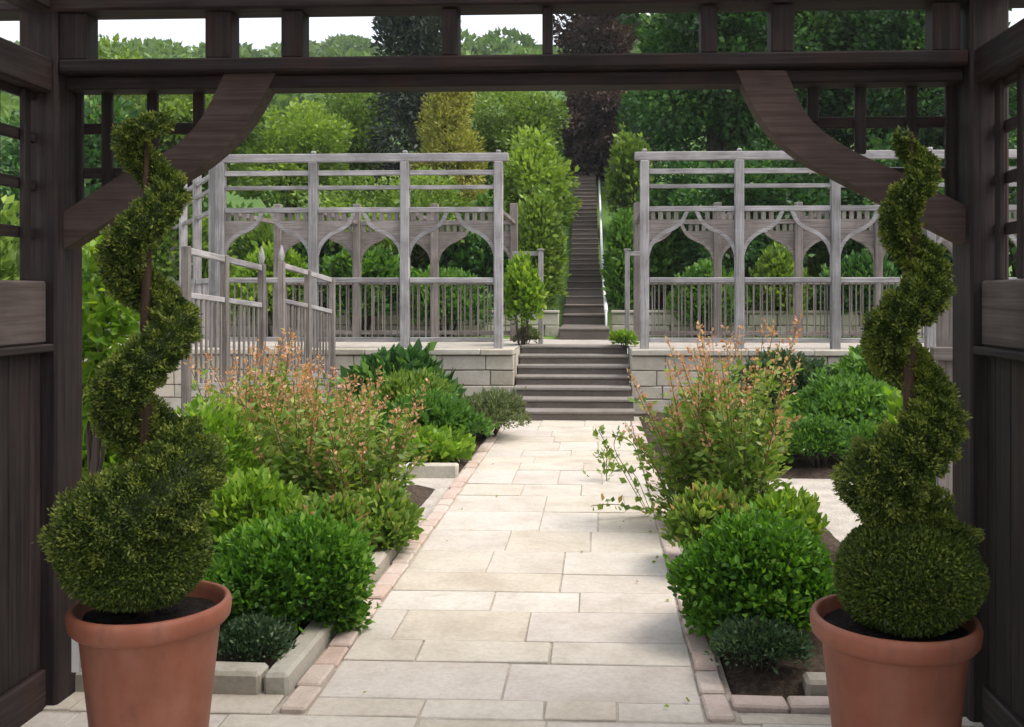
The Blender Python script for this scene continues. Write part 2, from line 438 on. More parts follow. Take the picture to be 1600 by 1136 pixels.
def clump_leaves(cl, per, leaf, outc, zsq=0.8, spread=1.0):
    """leaves gathered in clumps; cl rows x,y,z,r"""
    C = []; A = []; V = []
    for x, y, z, r in cl:
        n = max(6, int(per*(r**2)))
        D = rdir(n); rad = r*(0.45 + 0.6*rng.random(n)**0.6)
        p = D*rad[:, None]*np.array([1, 1, zsq]) + np.array([x, y, z])
        o = unit(np.array([[x, y, z]]) - np.array(outc))
        a = unit(D*0.8 + o*0.5 + np.array([0, 0, 0.1]) + rng.normal(size=(n, 3))*0.6)
        base = rng.normal()*0.16
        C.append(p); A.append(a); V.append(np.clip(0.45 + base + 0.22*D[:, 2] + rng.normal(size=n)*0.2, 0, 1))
    C = np.vstack(C); A = np.vstack(A); V = np.concatenate(V)
    return C, A, leaf*rng.uniform(0.6, 1.3, len(C)), V
def crown_clumps(c, rx, ry, rz, n, rc, shell=0.5, outline=None):
    cl = []
    while len(cl) < n:
        d = rng.normal(size=3); d /= np.linalg.norm(d)
        q = (shell + (1-shell)*rng.random()) * (0.8+0.3*rng.random())
        p = np.array(c) + d*q*np.array([rx, ry, rz])
        cl.append((*p, rc*rng.uniform(0.6, 1.35)))
    return cl
def tree(name, label, base, top, trunk_r, cl, leafmat_, per, leaf, wid=0.6, group=None, nbranch=14, lean=(0, 0), zsq=0.8):
    t = empty(name, base, label, 'tree', group)
    b = Vector(base); zc = np.array([c[:3] for c in cl]).mean(0)
    tk = MB(); H = top - base[2]
    pts = []; rad = []
    for i in range(9):
        q = i/8
        pts.append((base[0] + (zc[0]-base[0])*q*0.7 + 0.02*H*math.sin(3*q+base[0]), base[1] + (zc[1]-base[1])*q*0.7, base[2] - 0.1 + H*0.92*q))
        rad.append(trunk_r*(1.25 if i == 0 else 1)*(1-q)**0.75 + 0.012)
    tk.tube(pts, rad, 10)
    for j in random.sample(range(len(cl)), min(nbranch, len(cl))):
        x, y, z, r = cl[j]
        q = min(max((z - base[2])/H*0.72, 0.12), 0.85); i = int(q*8)
        s0 = Vector(pts[i]); e0 = Vector((x, y, z)); mm = s0.lerp(e0, 0.5) + Vector((0, 0, -0.06*(e0-s0).length))
        rr = max(rad[i]*0.5, 0.012); tk.tube([s0, mm, e0], [rr, rr*0.6, rr*0.2], 6)
    link('trunk', tk.mesh('trunk', M['bark']), t)
    C, A, S, V = clump_leaves(cl, per, leaf, zc, zsq)
    C[:, 2] = np.maximum(C[:, 2], base[2] + 0.05)
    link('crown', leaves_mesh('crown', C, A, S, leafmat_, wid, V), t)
    return t
def cone_clumps(x, y, z0, z1, r0, r1, n, rc, power=1.0):
    cl = []
    for i in range(n):
        q = rng.random()**1.0; rr = r0 + (r1-r0)*q**power
        a = rng.random()*2*math.pi; d = rr*math.sqrt(rng.uniform(0.35, 1.0))
        cl.append((x+math.cos(a)*d, y+math.sin(a)*d, z0+(z1-z0)*q, rc*rng.uniform(0.65, 1.25)))
    return cl

# ================================================================== SETTING
ZT = 0.84          # terrace level
YW = 12.45         # face of the retaining wall
def sheet(name, x0, x1, y0, y1, z, mat, nx=1, ny=1, fz=None):
    mb = MB(); vv = []; ff = []
    for j in range(ny+1):
        for i in range(nx+1):
            x = x0+(x1-x0)*i/nx; y = y0+(y1-y0)*j/ny
            vv.append((x, y, z if fz is None else fz(x, y)))
    for j in range(ny):
        for i in range(nx):
            a = j*(nx+1)+i; ff.append((a, a+1, a+nx+2, a+nx+1))
    mb.add(vv, ff, True)
    o = mb.build(name, mat); o["kind"] = "structure"; return o
sheet('ground', -60, 60, -40, YW+0.3, -0.030, M['gravel'])
PL, PR = -1.085, 0.392     # edges of the stone path
BW = 0.105                  # brick edging width
sheet('path_bedding', PL-BW-0.02, PR+BW+0.02, 3.46, 11.82, -0.0065, M['joint'])
def soilz(x, y): return 0.02 + 0.025*math.sin(x*5.1+y*3.3)*math.sin(y*4.7-x) + 0.012*math.sin(x*17+y*23)
BX0 = PL-BW-0.12           # inner edge of left bed kerb
def bed(name, x0, x1, y0, y1): return sheet(name, x0, x1, y0, y1, 0, M['soil'], max(2,int((x1-x0)*8)), max(2,int((y1-y0)*8)), lambda x, y: -0.035 if min(x-x0, x1-x, y-y0, y1-y) < 1e-4 else soilz(x, y))
bed('left_flower_bed', -3.2, BX0, 3.78, 6.35)
bed('left_far_flower_bed', -3.2, BX0+0.1, 8.3, YW+0.05)
bed('left_middle_flower_bed', -2.55, BX0, 6.35, 7.75)
bed('right_flower_bed', PR+BW+0.01, 1.55, 3.74, 6.9)
bed('right_far_flower_bed', PR+BW+0.01, 4.6, 8.3, YW+0.05)

# flagstones of the path, one object each
path = bpy.data.objects.new('path', None); COL.objects.link(path); path['kind'] = 'structure'; path.location = (0, 3.5, 0)
ys = [3.50, 3.66, 4.03, 4.27, 4.68, 4.99, 5.32, 5.78, 6.28, 6.84]
while ys[-1] < 11.3: ys.append(ys[-1] + random.choice([0.36, 0.45, 0.55, 0.62]))
ys[-1] = 11.80
fixed = {1: [791], 2: [655, 860], 3: [625, 825], 4: [770, 905], 5: [876], 0: [660, 850, 965]}
def flag(x0, x1, y0, y1, parent):
    g = 0.0035; z = random.uniform(-0.003, 0.003)
    mb = MB().cbox((x0+g, y0+g, -0.05), (x1-g, y1-g, z), 0.0035, 0.003)
    o = mb.build('flagstone', M['flag'], parent); return o
for r in range(len(ys)-1):
    y0, y1 = ys[r], ys[r+1]; ym = (y0+y1)/2
    if r in fixed: xs = [PL] + [XY(p, ym) for p in fixed[r]] + [PR]
    else:
        xs = [PL]
        while PR - xs[-1] > 0.75: xs.append(xs[-1] + random.uniform(0.34, 0.72))
        if PR - xs[-1] > 0.62: xs.append((xs[-1]+PR)/2 + random.uniform(-0.08, 0.08))
        xs.append(PR)
    for a, b in zip(xs[:-1], xs[1:]): flag(a, b, y0, y1, path)
# porch floor, flagged across the whole width
porch = bpy.data.objects.new('porch_floor', None); COL.objects.link(porch); porch['kind'] = 'structure'; porch.location = (0, 2.4, 0)
sheet('porch_bedding', -2.6, 1.9, 0.2, 3.60, -0.0075, M['joint'])
for y0, y1 in ((1.2,1.7),(1.7,2.1),(2.1,2.65),(2.65,3.0),(3.0,3.49)):
    x = -2.5
    while x < 1.75:
        w = random.uniform(0.45, 0.8); x1 = min(x+w, 1.8)
        flag(x, x1, y0, y1, porch); x = x1
for x0, x1 in ((-2.5,-1.98),(-1.98,-1.52),(-1.52,PL-BW-0.02),(PR+BW+0.02,0.95),(0.95,1.4),(1.4,1.8)): flag(x0, x1, 3.50, 3.58 if x0 > 0 else 3.70, porch)
# brick edging, one object per brick
edge = bpy.data.objects.new('path_edging', None); COL.objects.link(edge); edge['kind'] = 'structure'; edge.location = (0, 3.5, 0)
bm_along = [MB().cbox((-BW/2+.004, -0.1035, -0.05), (BW/2-.004, 0.1035, 0.014), 0.008, 0.003).mesh('brick', M['brick']) for _ in range(5)]
bm_cross = [MB().cbox((-0.1035, -BW/2+.004, -0.05), (0.1035, BW/2-.004, 0.014), 0.008, 0.003).mesh('brick', M['brick']) for _ in range(4)]
for sx in (PL-BW/2, PR+BW/2):
    y = 3.62
    while y < 11.7:
        link('brick', random.choice(bm_along), edge, (sx+random.uniform(-.004,.004), y, random.uniform(-.004,.006)), (0,0,random.uniform(-.02,.02))); y += 0.216
for i in range(6):
    link('brick', random.choice(bm_cross), edge, (PR+BW+0.11+i*0.216, 3.66, random.uniform(-.004,.006)), (0,0,random.uniform(-.02,.02)))
# stone kerbs round the left bed
kerb = empty('stone_kerb', (BX0, 3.74, 0), 'low grey stone kerb edging the left flower bed', 'kerb')
y = 3.66
while y < 6.3:
    L = random.uniform(0.5, 0.75); y1 = min(y+L, 6.35)
    MB().cbox((BX0+0.012, y+.004, -0.05), (PL-BW-0.01, y1-.004, 0.085+random.uniform(-.008,.008)), 0.014, 0.004).build('kerb_block', M['kerb'], kerb); y = y1
x = BX0+0.008
while x > -2.6:
    L = random.uniform(0.5, 0.7)
    MB().cbox((x-L+.004, 3.66, -0.05), (x-.004, 3.77, 0.085+random.uniform(-.008,.008)), 0.014, 0.004).build('kerb_block', M['kerb'], kerb); x -= L
kerb2 = empty('stone_kerb', (0.9, 3.76, 0), 'low stone kerb at the front of the right flower bed', 'kerb')
x = 0.80
while x < 1.9:
    L = random.uniform(0.4, 0.6)
    MB().cbox((x+.004, 3.735, -0.05), (x+L-.004, 3.83, 0.07+random.uniform(-.008,.008)), 0.014, 0.004).build('kerb_block', M['kerb'], kerb2); x += L
kerb3 = empty('stone_kerb', (-1.9, 8.26, 0), 'pale stone kerb crossing beside the path at the far left bed', 'kerb')
x = PL-BW-0.02
while x > -3.1:
    L = random.uniform(0.45, 0.65)
    MB().cbox((x-L+.004, 8.2, -0.05), (x-.004, 8.32, 0.08+random.uniform(-.008,.008)), 0.014, 0.004).build('kerb_block', M['ashlar'], kerb3); x -= L

# terrace, hill
SX0, SX1 = XY(803, YW), XY(986, YW)
YT = 11.80 + 7*0.27 + 0.02      # back edge of the step well
def multi(name, rects, z, mat):
    mb = MB()
    for x0, x1, y0, y1 in rects: mb.add([(x0,y0,z),(x1,y0,z),(x1,y1,z),(x0,y1,z)], [(0,1,2,3)])
    o = mb.build(name, mat); o['kind'] = 'structure'
multi('terrace', [(-60,SX0,YW+0.3,YT),(SX1,60,YW+0.3,YT),(-60,60,YT,17.7)], ZT-0.02, M['lawn'])
multi('terrace_path', [(-9,SX0,YW+0.35,YT),(SX1,9,YW+0.35,YT),(-9,9,YT,15.5)], ZT-0.012, M['gravel'])
HY = [17.6, 20, 27, 30, 37.5, 60, 100, 150, 260]; HZ = [ZT-0.05, 1.1, 2.2, 3.3, 6.2, 12.5, 23.5, 35.5, 40.0]
def hillz(x, y):
    q = min(1.0, max(0.0, (y-40)/60.0))
    f = 1 + q*(0.06*math.sin(x*0.045+1.0) + 0.05*math.sin(x*0.11) - 0.0009*max(0, x+40))
    return float(np.interp(y, HY, HZ))*f + 1.0*math.sin(x*0.13+y*0.09)*q
sheet('hill', -260, 260, 17.6, 260, 0, M['hill'], 90, 120, hillz)

# retaining walls beside the steps
def retaining(label, x0, x1):
    t = empty('retaining_wall', ((x0+x1)/2, YW+0.15, -0.03), label, 'wall')
    MB().box((x0+.01, YW+0.03, -0.03), (x1-.01, YW+0.36, ZT-0.09)).build('mortar_core', M['mortar'], t)
    hs = [0.0, 0.19, 0.36, 0.56, ZT-0.085]
    for k in range(4):
        x = x0
        while x < x1-0.01:
            L = random.uniform(0.3, 0.65); xe = x+L if x1-(x+L) > 0.25 else x1
            MB().cbox((x+.005, YW+random.uniform(-.006,.006), hs[k]+.005), (xe-.005, YW+0.1, hs[k+1]-.005), 0.01, 0.004).build('stone_block', M['ashlar'], t); x = xe
    xe_ = (x1-0.16, x1) if x1 < 0 else (x0, x0+0.16)
    for a_, b_ in ((YW+0.365, YW+0.8), (YW+0.8, YT)):
        MB().cbox((xe_[0], a_+.003, -0.03), (xe_[1], b_-.003, ZT-0.022), 0.008, 0.002).build('return_block', M['ashlar'], t)
    x = x0
    while x < x1-0.01:
        L = random.uniform(0.6, 0.85); xe = x+L if x1-(x+L) > 0.3 else x1
        MB().cbox((x+.003, YW-0.045, ZT-0.08), (xe-.003, YW+0.33, ZT+0.0+random.uniform(-.003,.003)), 0.012, 0.003).build('coping_stone', M['ashlar'], t); x = xe
    return t
retaining('pale stone retaining wall left of the steps under the pergola', -7.5, SX0)
retaining('pale stone retaining wall right of the steps under the pergola', SX1, 7.5)
# steps
YS = 11.80; NR = 7; RH = ZT/NR; TD = 0.27
st = empty('garden_steps', ((SX0+SX1)/2, YS, -0.02), 'dark grey stone steps climbing from the path to the terrace', 'steps')
for k in range(NR):
    y0 = YS + k*TD; y1 = YS + NR*TD + 0.05
    ext = 0.03 if y0 < YW-0.3 else -0.004
    x0, x1 = SX0-ext, SX1+ext
    ye = y0+TD+0.02 if k < NR-1 else y0+TD+0.05
    s_ = MB().cbox((x0+.012, y0, -0.03 if k == 0 else k*RH-0.03), (x1-.012, ye+0.1, (k+1)*RH-0.045), 0.006, 0.002).build('step', M['step'], st)
    MB().cbox((x0, y0-0.025, (k+1)*RH-0.045), (x1, ye, (k+1)*RH), 0.012, 0.003).build('tread', M['tread'], s_)
MB().box((SX0+0.02, YS+0.3, -0.03), (SX1-0.02, YS+0.5, RH*1.5)).build('core', M['step'], st)

# ================================================================== NEAR TIMBER ARBOUR
YA = 3.53
ar = empty('timber_arbour', (-0.4, YA, 0), 'dark brown timber arbour framing the view, with curved braces and lattice', 'arbour')
XL0, XL1 = XY(28, YA), XY(88, YA)
XR0, XR1 = XY(1517, YA), XY(1578, YA)
ZB1 = ZY(84, 800, YA); ZB0 = ZY(106, 800, YA); ZB00 = ZY(112, 800, YA)-0.015
ZP = ZY(8, 800, YA)
PD = 0.19
for nm, a, b in (('post', XL0, XL1), ('post', XR0, XR1)):
    timber(nm, (a, YA, -0.02), (b, YA+PD, ZP+0.16), M['dark_z'], ar, 0.01)
# cross beam: front member and recessed lower member
timber('beam', (XL1+.002, YA+0.005, ZB0), (XR0-.002, YA+0.11, ZB1), M['dark_x'], ar, 0.008)
timber('lower_beam', (XL1+.002, YA+0.06, ZB0-0.052), (XR0-.002, YA+0.17, ZB0-0.002), M['dark_x'], ar, 0.006)
timber('top_plate', (XL0-0.25, YA-0.01, ZP), (XR1+0.25, YA+0.13, ZP+0.14), M['dark_x'], ar, 0.008)
for px, w in ((114,.115),(342,.10),(457,.082),(703,.06),(855,.036),(1108,.06),(1222,.082),(1478,.10)):
    x = XY(px, YA+0.03)
    timber('stud', (x-w/2, YA+0.02, ZB1+.001), (x+w/2, YA+0.11, ZP-.001), M['dark_z'], ar)
def catmull(pts, n=8):
    p = [Vector(q) for q in pts]; p = [p[0]*2-p[1]] + p + [p[-1]*2-p[-2]]
    o = []
    for i in range(1, len(p)-2):
        for j in range(n):
            t = j/n
            o.append(0.5*((2*p[i]) + (p[i+1]-p[i-1])*t + (2*p[i-1]-5*p[i]+4*p[i+1]-p[i+2])*t*t + (3*p[i]-p[i-1]-3*p[i+1]+p[i+2])*t**3))
    o.append(p[-2]); return o
def brace(lower, upper):
    Yb = YA+0.05
    def cv(l): 
        q = [PY(a, b, Yb) for a, b in l]
        c = catmull([(w.x, w.z) for w in q], 8)
        # resample to 33 points by index
        return [c[int(round(i*(len(c)-1)/32))] for i in range(33)]
    MB().ribbon(cv(upper), cv(lower), Yb, Yb+0.09).build('brace', M['umber_x'], ar)
brace([(432,112),(384,194),(331,247),(284,278),(187,335),(78,402)], [(352,112),(317,180),(273,228),(198,268),(119,318),(70,352)])
brace([(1150,110),(1195,194),(1253,247),(1309,277),(1380,314),(1530,392)], [(1228,110),(1264,183),(1327,232),(1399,266),(1530,332)])
# lattice in the spandrels (behind the braces)
YLt = YA+0.145; lw = 0.021
def vb(px, y0, y1):
    x = XY(px, YLt); timber('lattice_bar', (x-lw, YLt, ZY(y1,px,YLt)), (x+lw, YLt+0.02, ZY(y0,px,YLt)), M['dark_z'], ar, 0.003)
def hb(py, a, b):
    z = ZY(py, (a+b)/2, YLt); timber('lattice_bar', (XY(a,YLt), YLt+0.022, z-lw), (XY(b,YLt), YLt+0.042, z+lw), M['dark_x'], ar, 0.003)
vb(166,110,300); vb(237,110,262); vb(309,110,205); vb(120,110,330)
hb(199,96,320); hb(269,96,225); hb(335,96,125)
vb(1271,100,190); vb(1345,100,240); vb(1425,100,285); vb(1487,100,330)
hb(189,1262,1492); hb(269,1390,1492); hb(330,1462,1492)
# side walls running back towards the camera
YB = 0.9
for side, xin, xout in (('l', XL1, XL0), ('r', XR0, XR1)):
    sg = 1 if side == 'l' else -1
    xi = xin - sg*0.035; xo = xi - sg*0.09
    pr = xin - sg*0.006
    timber('mid_rail', (xi+sg*0.0, YB+0.17, 1.365), (xo, YA-.002, 1.60), M['rail_y'], ar, 0.008)
    timber('sill', (xin-sg*0.004, YB+0.17, 1.335), (xo-sg*0.02, YA-.002, 1.364), M['dark_y'], ar, 0.005)
    timber('side_beam', (xin-sg*0.012, YB+0.17, ZB1-0.13), (xo, YA-.002, ZB1), M['dark_y'], ar, 0.008)
    timber('side_top_plate', (xin-sg*0.012, YB-0.2, ZP), (xo, YA-.012, ZP+0.14), M['dark_y'], ar, 0.008)
    timber('base_rail', (xi, YB+0.17, -0.01), (xo, YA-.002, 0.14), M['dark_y'], ar, 0.006)
    y = YB+0.175
    while y < YA-0.05:
        y1 = min(y+0.125, YA-.004)
        timber('board', (xi-sg*0.02, y+.002, 0.142), (xi-sg*0.045, y1-.002, 1.334), M['dark_z'], ar, 0.004); y += 0.125
    y = YA-0.09
    while y > YB+0.2:
        timber('lattice_bar', (xi-sg*0.02, y-lw, 1.602), (xi-sg*0.04, y+lw, ZB1-0.132), M['dark_z'], ar, 0.003); y -= 0.18
    for z in (1.78, 1.96, 2.14, 2.3):
        timber('lattice_bar', (xi-sg*0.042, YB+0.17, z-lw), (xi-sg*0.062, YA-.004, z+lw), M['dark_y'], ar, 0.003)
    timber('post', (xin, YB, -0.02), (xout, YB+0.165, ZP+0.16), M['dark_z'], ar, 0.01)
timber('top_plate', (XL0-0.25, YB-0.02, ZP+0.142), (XR1+0.25, YB+0.12, ZP+0.28), M['dark_x'], ar, 0.008)
for i in range(7):  # open roof above the view, added to dim the arbour interior
    x = XL0+0.25 + (XR1-XL0-0.5)*i/6
    timber('unseen_rafter', (x-0.03, YB-0.3, ZP+0.282), (x+0.03, YA+0.4, ZP+0.40), M['dark_y'], ar, 0.005)
for i in range(9):  # unseen slats, spaced to let part of the daylight through
    y = YB + (YA-YB)*i/8
    timber('unseen_roof_slat', (XL0-0.1, y-0.05, ZP+0.402), (XR1+0.1, y+0.05, ZP+0.43), M['dark_x'], ar, 0.004)
# outside rail seen past the right post
of = empty('boarded_fence', (XR1, YA+0.3, 0), 'weathered timber panel just outside the right post of the arbour', 'fence')
zz0, zz1 = 0.05, 1.56
for i in range(6):
    x = XY(1458, 4.3)+0.02 + i*0.13
    timber('board', (x, 4.30, 0.02), (x+0.122, 4.325, 1.58), M['brown_z'], of, 0.004)
timber('rail', (XY(1452,4.3), 4.255, 1.26), (x+0.14, 4.298, 1.32), M['brown_x'], of, 0.004)
timber('capping', (XY(1452,4.3), 4.26, 1.582), (x+0.14, 4.36, 1.61), M['brown_x'], of, 0.004)

# ================================================================== POTS AND TOPIARY
def pot(label, px, s, Rr):
    c = P(px, CY, s); c.z = 0.0
    t = empty('terracotta_pot', c, label, 'plant pot', 'terracotta pots flanking the entrance')
    k = Rr/0.25; H = 0.615
    prof = [(0.0,0.0),(0.148*k,0.0),(0.156*k,0.008),(0.216*k,0.535),(0.222*k,0.548)]
    MB().lathe(prof, c, 64).build('body', M['terracotta'], t)
    rim = [(0.218*k,0.545),(0.238*k,0.550),(0.2485*k,0.562),(0.252*k,0.585),(0.2525*k,0.60),(0.247*k,0.613),(0.237*k,0.617),(0.229*k,0.612),(0.224*k,0.59),(0.203*k,0.54)]
    MB().lathe(rim, c, 64).build('rim', M['terracotta'], t)
    mb = MB(); vv = [(c.x, c.y, 0.575)]; ff = []
    for i in range(1, 6):
        for j in range(32):
            a = 2*math.pi*j/32; r = 0.224*k*i/5
            vv.append((c.x+r*math.cos(a), c.y+r*math.sin(a), 0.57+random.uniform(-.008,.008)))
    for j in range(32): ff.append((0, 1+j, 1+(j+1)%32))
    for i in range(4):
        for j in range(32): ff.append((1+i*32+j, 1+(i+1)*32+j, 1+(i+1)*32+(j+1)%32, 1+i*32+(j+1)%32))
    mb.add(vv, ff, True).build('compost', M['compost'], t)
    return t, c
potL, cL = pot('left terracotta pot with rounded rim holding the broader spiral topiary', 236, 2.93, 0.232)
potR, cR = pot('right terracotta pot with rounded rim holding the slimmer spiral topiary', 1397, 2.80, 0.236)
lab = P(119, 1008, 3.0)
wl_ = MB().cbox((lab.x-0.014, lab.y-0.004, lab.z-0.085), (lab.x+0.014, lab.y+0.004, lab.z+0.085), 0.002).build('plant_label', M['white'])
wl_.data.transform(__import__('mathutils').Matrix.Translation(-lab)); wl_.location = lab
tag(wl_, 'white label strip hanging below the rim of the left pot', 'label')

def topiary(label, axis_px, s, E, base, seed_mound, lean=0.0):
    """E: list of (py, px_extreme_of_centreline, tube_radius_px); successive entries alternate left / right"""
    E = [(e[0], e[1] + (0.08*e[2])*(1 if e[1] > axis_px else -1), e[2]*(0.72 if e[0] > 700 else 0.59)) for e in E]
    k = s/FPX
    ax = P(axis_px, CY, s)
    t = empty('spiral_topiary', (base[0], base[1], 0.57), label, 'topiary', 'spiral topiaries in pots')
    # centreline
    Z = np.array([HC + (CY-e[0])*k for e in E]); AMP = np.array([(e[1]-axis_px)*k for e in E]); RAD = np.array([e[2]*k for e in E])
    n = len(E); par = np.linspace(0, n-1, (n-1)*40+1)
    z = np.interp(par, np.arange(n), Z); amp = np.interp(par, np.arange(n), np.abs(AMP)); rad = np.interp(par, np.arange(n), RAD)
    s0 = np.sign(AMP[0]) or 1
    ph = par*math.pi
    xo = amp*np.cos(ph)*s0
    # rising from left to right happens in front (towards the camera), right to left behind
    yo = -amp*np.sin(ph)*(1 if s0 < 0 else -1)
    ctr = np.stack([ax.x + xo, ax.y + yo*0.9, z], 1)
    core = MB(); core.tube([tuple(c) for c in ctr[::4]], [r*0.60 for r in rad[::4]], 12)
    seg = np.linalg.norm(np.diff(ctr, axis=0), axis=1); wgt = seg*(rad[:-1]); wgt /= wgt.sum()
    nl = 95000
    idx = rng.choice(len(seg), nl, p=wgt); tt = rng.random(nl)[:, None]
    c = ctr[idx]*(1-tt) + ctr[idx+1]*tt; r = rad[idx]
    tan = unit(ctr[idx+1]-ctr[idx]); D = rdir(nl); D = unit(D - tan*(D*tan).sum(1, keepdims=True)*0.95)
    lump = 1 + 0.26*np.sin(c[:,0]*61+c[:,2]*47+D[:,0]*5)*np.sin(c[:,1]*53+D[:,2]*6+c[:,2]*29) + 0.05*rng.normal(size=nl)
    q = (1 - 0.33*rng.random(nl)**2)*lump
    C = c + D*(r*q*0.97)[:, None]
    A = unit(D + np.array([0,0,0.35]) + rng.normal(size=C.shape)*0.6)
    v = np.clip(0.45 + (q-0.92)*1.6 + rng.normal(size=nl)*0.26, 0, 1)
    # bottom skirt
    nm = 48000; bx, bpy_, brx, brz = seed_mound
    bc = P(bx, bpy_, s)
    Cm, Dm, fm = mound_pts(bc, brx*k, brx*k*0.95, brz*k, nm, 0.10, 50, -1.0, 0.22, 14)
    Am = unit(Dm + np.array([0,0,0.35]) + rng.normal(size=Cm.shape)*0.6)
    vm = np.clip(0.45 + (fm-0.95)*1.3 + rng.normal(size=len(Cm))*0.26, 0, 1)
    C = np.vstack([C, Cm]); A = np.vstack([A, Am]); v = np.concatenate([v, vm])
    keep = C[:, 2] > 0.585
    C, A, v = C[keep], A[keep], v[keep]
    ph_ = [(brx*k*0.62*math.cos(a), brz*k*0.62*math.sin(a)) for a in np.linspace(-math.pi/2, math.pi/2, 9)]
    core.lathe([(max(r_,0.001), z_) for r_, z_ in ph_], bc, 16)
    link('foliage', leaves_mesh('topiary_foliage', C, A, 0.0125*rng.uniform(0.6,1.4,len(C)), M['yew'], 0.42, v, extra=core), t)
    tk = MB()
    zt = Z[-1]
    tk.tube([(ax.x, ax.y, 0.56), (ax.x+0.008, ax.y, 0.9), (ax.x-0.006, ax.y+0.004, 1.3), (ax.x+0.004, ax.y, 1.7), (ax.x, ax.y, zt)], [0.026,0.022,0.018,0.013,0.006], 9)
    link('trunk', tk.mesh('trunk', M['twig']), t)
    return t
topiary('broader dark green spiral topiary in the left pot', 228, 2.93,
        [(840,160,86),(738,280,84),(640,192,62),(520,268,58),(418,195,52),(310,258,46),(225,206,36),(190,196,20)], cL, (216,864,106,78))
topiary('slimmer dark green spiral topiary in the right pot', 1424, 2.80,
        [(872,1462,80),(752,1380,80),(630,1454,54),(518,1390,58),(425,1444,50),(335,1408,42),(262,1440,34),(206,1436,16)], cR, (1420,900,107,84))

# ================================================================== PERGOLAS ON THE TERRACE
YP = 12.62
def pz(py, px=640): return ZY(py, px, YP)
ZTOP0, ZTOP1 = pz(253), pz(240)
Z_R2, Z_R3, Z_R4 = pz(270), pz(293), pz(328)
Z_HAND, Z_BOT, Z_SPR = pz(438), pz(530), pz(402)
DEP = 2.3
_arch = {}
def arch_mesh(w, zs, zt, mat, th=0.055, dy=0.045):
    """ogee arch rib filling a bay of width w, springing at zs, apex at zt (local x centred)"""
    key = (round(w,3), round(zs,3), round(zt,3), mat.name)
    if key in _arch: return _arch[key]
    h = zt-zs; hw = w/2
    half = [(hw,0),(hw*0.90,h*0.26),(hw*0.68,h*0.47),(hw*0.40,h*0.60),(hw*0.20,h*0.75),(hw*0.07,h*1.0)]
    half = catmull(half, 5)
    mb = MB()
    for sg in (1,-1):
        A = []; B = []
        for i, p in enumerate(half):
            t = (half[min(i+1,len(half)-1)]-half[max(i-1,0)]).normalized(); nn = Vector((-t.y, t.x))
            wd = th*(0.9 if i else 1.0)
            a = p + nn*wd*0.0; b = p - nn*wd
            b.x = min(b.x, hw-.001); a.x = max(a.x, 0.002); b.y = min(b.y, h-.002)
            A.append((sg*a.x, a.y)); B.append((sg*max(b.x,0.002), max(b.y, 0.0)))
        mb.ribbon(A, B, -dy/2, dy/2)
    _arch[key] = mb.mesh('arch', mat); return _arch[key]
def ogee(hw, h):
    return catmull([(hw,0),(hw*0.90,h*0.26),(hw*0.68,h*0.47),(hw*0.40,h*0.60),(hw*0.20,h*0.75),(hw*0.07,h*1.0)], 5)
_spd = {}
def spandrel_mesh(hw, h, zb, mat):
    key = (round(hw,3), round(h,3), round(zb,3), mat.name)
    if key not in _spd:
        mb = MB(); c = [p for p in ogee(hw, h) if p.y < zb]
        for sg in (1,-1):
            lo = [(sg*p.x, p.y+0.004) for p in c]; up = [(sg*p.x, zb) for p in c]
            mb.ribbon(up, lo, -0.012, 0.012)
        _spd[key] = mb.mesh('spandrel_board', mat)
    return _spd[key]
def row(t, xs, Y, mats, front, ang=None):
    mx, mz = mats; pw = 0.058
    for x in xs:
        timber('post', (x-pw, Y-pw, ZT-0.02), (x+pw, Y+pw, ZTOP0-.002 if front else Z_R3), mz, t, 0.008)
        if front:
            timber('finial', (x-0.03, Y-0.03, ZTOP1+.002), (x+0.03, Y+0.03, ZTOP1+0.04), mz, t, 0.01)
    lo, hi = min(xs), max(xs)
    if front: timber('top_beam', (lo-0.13, Y-0.04, ZTOP0), (hi+0.13, Y+0.04, ZTOP1), mx, t, 0.008)
    for a, b in zip(xs[:-1], xs[1:]):
        a_, b_ = a+pw+.001, b-pw-.001; m_ = (a+b)/2
        for z, hh in ((Z_R2,.033),(Z_R3,.026),(Z_R4,.034)) if front else ((Z_R4,.034),):
            timber('rail', (a_, Y-0.025, z-hh), (b_, Y+0.025, z+hh), mx, t, 0.005)
        link('arch', arch_mesh(b_-a_, Z_SPR, Z_R4-0.036, mx), t, (m_, Y, Z_SPR))
        zb = Z_R4-0.036-0.105           # slatted band under the rail, boards between band and arch
        hwid = (b_-a_)/2; hh_ = Z_R4-0.036-Z_SPR
        link('spandrel_board', spandrel_mesh(hwid, hh_, zb-Z_SPR, M['brown_x']), t, (m_, Y, Z_SPR))
        n = 11
        for i in range(n):
            x = a_ + (b_-a_)*(i+0.5)/n
            if abs(x-m_) < 0.13: continue
            timber('pale', (x-0.030, Y-0.008, zb+.001), (x+0.030, Y+0.008, Z_R4-0.0365), M['brown_z'], t, 0.003)
        timber('hand_rail', (a_, Y-0.05, Z_HAND-0.035), (b_, Y+0.05, Z_HAND+0.035), mx, t, 0.01)
        timber('bottom_rail', (a_, Y-0.03, Z_BOT-0.035), (b_, Y+0.03, Z_BOT+0.025), mx, t, 0.006)
        n = 13 if front else 8
        for i in range(n):
            x = a_ + (b_-a_)*(i+0.5)/n
            timber('baluster', (x-0.0085, Y-0.0085, Z_BOT+0.0252), (x+0.0085, Y+0.0085, Z_HAND-0.0352), M['brown_z'], t, 0.003)
